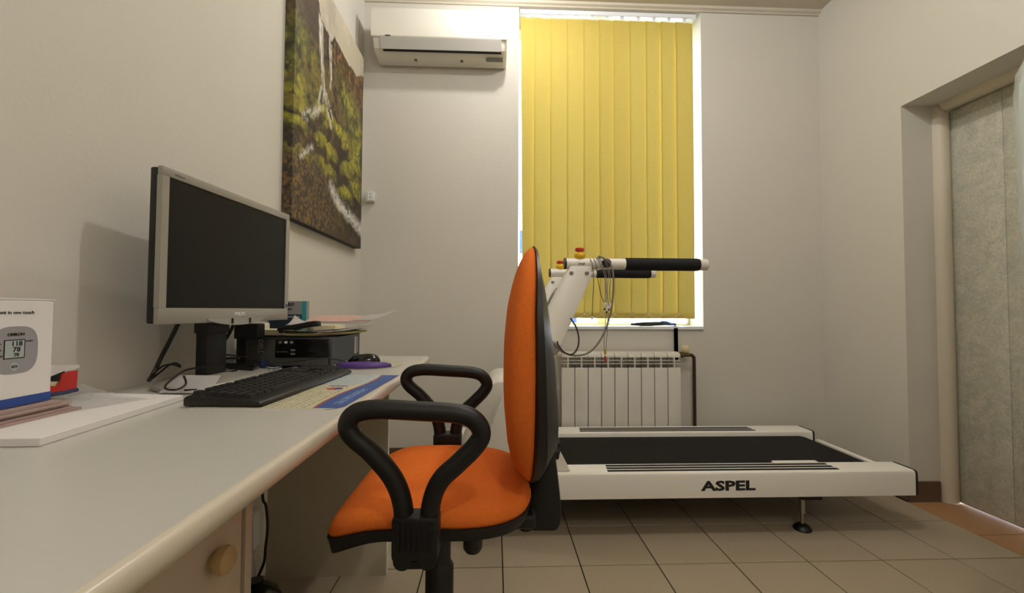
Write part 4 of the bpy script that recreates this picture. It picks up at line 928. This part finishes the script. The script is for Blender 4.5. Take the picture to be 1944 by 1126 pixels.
s = T('wall_socket', 'small white double socket on the back wall beside the picture', 'socket', (-.822, YB, 1.655))
P('housing', MB().box((-.852, YB - .036, 1.658), (-.797, YB, 1.720), .006, 2), 'whitep', s); P('face', MB().box((-.838, YB - .0385, 1.663), (-.800, YB - .0362, 1.716), .001), 'pvc', s)
for z in (1.705, 1.688, 1.678): P('hole', MB().cyl((-.821, YB - .0392, z), (-.821, YB - .0380, z), .0027, n=10), 'ink', s)

# ------------------------------------------------------------------ vertical blind
def blind():
    bx0, bx1, zb, zt, yb = .121, 1.278, .930, 2.905, 2.757
    t = T('vertical_blind', 'closed yellow vertical blind hanging in the window', 'blind', ((bx0 + bx1) / 2, yb, zb))
    P('headrail', MB().box((bx0 - .006, yb - .018, zt + .022), (bx1 + .010, yb + .022, zt + .050), .002), 'pvc', t)
    edges = [.121, .212, .318, .428, .537, .641, .738, .846, .953, 1.055, 1.155, 1.274]
    for i, (a, b) in enumerate(zip(edges, edges[1:])):
        a2, b2 = a, b + (.010 if i < 10 else 0); tilt = .0055 if i not in (2, 3, 7) else .002
        def fn(u, v, a2=a2, b2=b2, tilt=tilt, sk=(.020 if i == 0 else 0)): return (a2 + sk * (1 - v) * (1 - u) + (b2 - a2) * u, yb - tilt + 2 * tilt * u - .0016 * math.sin(PI * u), zb + (zt - zb) * v)
        s_ = P('slat', MB().sheet(fn, 5, 1), 'blind', t, sm=80)
        c = (a + b2) / 2
        P('carrier', MB().box((c - .010, yb - .006, zt + .002), (c + .010, yb + .006, zt + .022), .002), 'pvc', s_)
        P('bottom_weight', MB().box((a2 + (.024 if i == 0 else .004), yb + .0145, zb + .002), (b2 - .004, yb + .0165, zb + .036)), 'blind', s_, sm=0)
        if i < 10:
            cn = (b + b2) / 2
            P('chain_clip', MB().box((cn - .004, yb - .018, zb + .022), (cn + .004, yb - .014, zb + .036)), 'whitep', s_, sm=0)
            if i:
                p0 = (a + edges[i] + .010) / 2; p1 = cn
                P('chain', MB().tube([(p0 + (p1 - p0) * k / 8, yb - .017, zb + .030 - .026 * (1 - (k / 4 - 1) ** 2)) for k in range(9)], .0013, 5, smooth=2), 'whitep', s_)
    P('pull_chain', MB().tube([(1.262, yb - .019, zt + .02), (1.262, yb - .019, 1.40), (1.245, yb - .019, 1.33), (1.243, yb - .019, 1.22), (1.250, yb - .019, 1.19)], .0014, 5), 'whitep', t)
blind()

# ------------------------------------------------------------------ radiator, valve and pipe
def radiator():
    x0, n, pw = .374, 9, .0830; yf, yb = 2.628, 2.708; z0, z1 = .165, .722
    t = T('radiator', 'white nine section aluminium radiator under the window', 'radiator', (x0 + n * pw / 2, 2.67, z0))
    sec = None
    def section(x):
        s = P('section', MB().box((x + .0018, yf, z0), (x + pw - .0018, yf + .010, .628), .003, 2), 'rad', t)
        P('cap', MB().prism([(yf + .002, .690), (yf + .004, .702), (yf + .012, .716), (yf + .026, z1), (yb, z1), (yb, .69)], 'x', x + .0012, x + pw - .0012, .002), 'rad', s)
        P('rib', MB().box((x + pw / 2 - .004, yf + .002, .628), (x + pw / 2 + .004, yf + .050, .690)), 'rad', s, sm=0)
        for z in (.650, .670): P('bar', MB().box((x + .0015, yf + .003, z), (x + pw - .0015, yf + .030, z + .0035)), 'rad', s, sm=0)
        P('core', MB().box((x + .020, yf + .050, z0 + .005), (x + pw - .020, yb - .004, .689)), 'rad', s, sm=0)
        P('fin', MB().box((x + pw / 2 - .003, yf + .010, z0 + .005), (x + pw / 2 + .003, yf + .050, .626)), 'rad', s, sm=0)
        return s
    s0 = section(x0)
    for i in range(1, n):
        s = s0.copy(); COL.objects.link(s); s.parent = t; s.location = (i * pw, 0, 0)
        for ch in list(s0.children):
            c = ch.copy(); COL.objects.link(c); c.parent = s
    xe = x0 + n * pw
    P('plug', MB().lathe([(0, 0), (.018, 0), (.018, .012), (.010, .016), (0, .016)], (x0 + .001, 2.668, .703), (-1, 0, 0), 16), 'whitep', t)
    v = P('valve', MB().cyl((xe, 2.668, .703), (xe + .07, 2.668, .703), .0125, n=16), 'brassv', t)
    P('valve_collar', MB().cyl((xe + .008, 2.668, .703), (xe + .026, 2.668, .703), .019, n=8), 'brassv', v, sm=0)
    P('valve_knob', MB().lathe([(.013, .012), (.020, .018), (.0225, .032), (.0225, .050), (.019, .056), (.012, .058), (.011, .054), (0, .054)], (xe + .045, 2.668, .703), n=20), 'cream', v, label='cream valve knob')
    P('pipe', MB().tube([(xe + .06, 2.668, .703), (xe + .085, 2.668, .701), (xe + .098, 2.668, .688), (xe + .101, 2.668, .66), (xe + .102, 2.668, .40), (xe + .103, 2.668, .0)], .0105, 10), 'brass', t, label='brown painted supply pipe')
    for z in (.25, .62): P('bracket', MB().box((x0 + .2, yb - .002, z), (x0 + .23, YB - .0005, z + .02)), 'rad', t, sm=0)
radiator()
# window sill odds and ends
tag(recenter(P('strap', MB().sheet(lambda u, v: (1.112 + .026 * u + .004 * v, [2.80, 2.722, 2.7165, 2.7165][min(3, int(v * 3.001))] , [.8815, .8822, .866, .66][min(3, int(v * 3.001))]), 1, 3, .002), 'blackm', sm=0)), 'black strap hanging from the window sill down behind the radiator', 'strap')
tag(recenter(P('dark_bag', MB().tube([(.86, 2.80, .890), (.92, 2.80, .892), (1.00, 2.80, .894), (1.08, 2.80, .896), (1.16, 2.79, .892)], lambda q: .006 + .008 * math.sin(PI * q), 8), 'blackm')), 'limp black cloth strip lying on the window sill', 'cloth')
tag(recenter(P('blue_ribbon', MB().tube([(1.06, 2.79, .910), (1.09, 2.76, .908), (1.12, 2.735, .890), (1.135, 2.728, .887)], .006, 8, ell=.4), 'tubeblue')), 'light blue tube crossing the black cloth on the sill', 'tube')

# ------------------------------------------------------------------ right edge: wrapped roll and basket
def right_edge():
    t = T('wrapped_roll', 'tall pale roll wrapped in clear film with a twisted top at the right edge', 'roll', (1.832, 1.35, 0))
    cx, cy = 1.832, 1.35
    P('core_roll', MB().lathe([(0, 0), (.06, .0), (.062, .02), (.066, 1.08), (.068, 1.775), (.05, 1.815), (0, 1.815)], (cx, cy, 0), n=28), 'roll', t, sm=50)
    f = MB().lathe([(.068, .02), (.071, .5), (.078, 1.3), (.083, 1.73), (.076, 1.81), (.050, 1.87), (.022, 1.905), (.014, 1.915)], (cx, cy, 0), n=28)
    P('film', f, 'film', t, sm=60)
    for k, (dx, dz, w) in enumerate(((-.10, -.035, .016), (-.085, .035, .02), (.07, .02, .02), (-.02, .05, .014))):
        P('film_end', MB().tube([(cx, cy, 1.91), (cx + dx * .5, cy - .01, 1.922 + dz * .4), (cx + dx, cy - .02, 1.91 + dz)], lambda q, w=w: .006 + w * math.sin(PI * min(1, q * 1.02)) * .8, 8, smooth=4, ell=.25), 'film', t)
    b = T('basket', 'red brown woven basket with pale bands at the lower right corner', 'basket', (1.640, 1.10, 0))
    P('body', MB().lathe([(0, 0), (.120, 0), (.130, .02), (.150, .20), (.154, .345), (.148, .345), (.143, .20), (.12, .02), (0, .02)], (1.640, 1.10, 0), n=36), 'wicker', b)
    for z, r in ((.21, .1505), (.255, .1522), (.30, .1535)): P('band', MB().lathe([(r - .001, -.003), (r + .0015, -.002), (r + .0015, .002), (r - .001, .003)], (1.640, 1.10, z), n=36), 'cream', b)
right_edge()
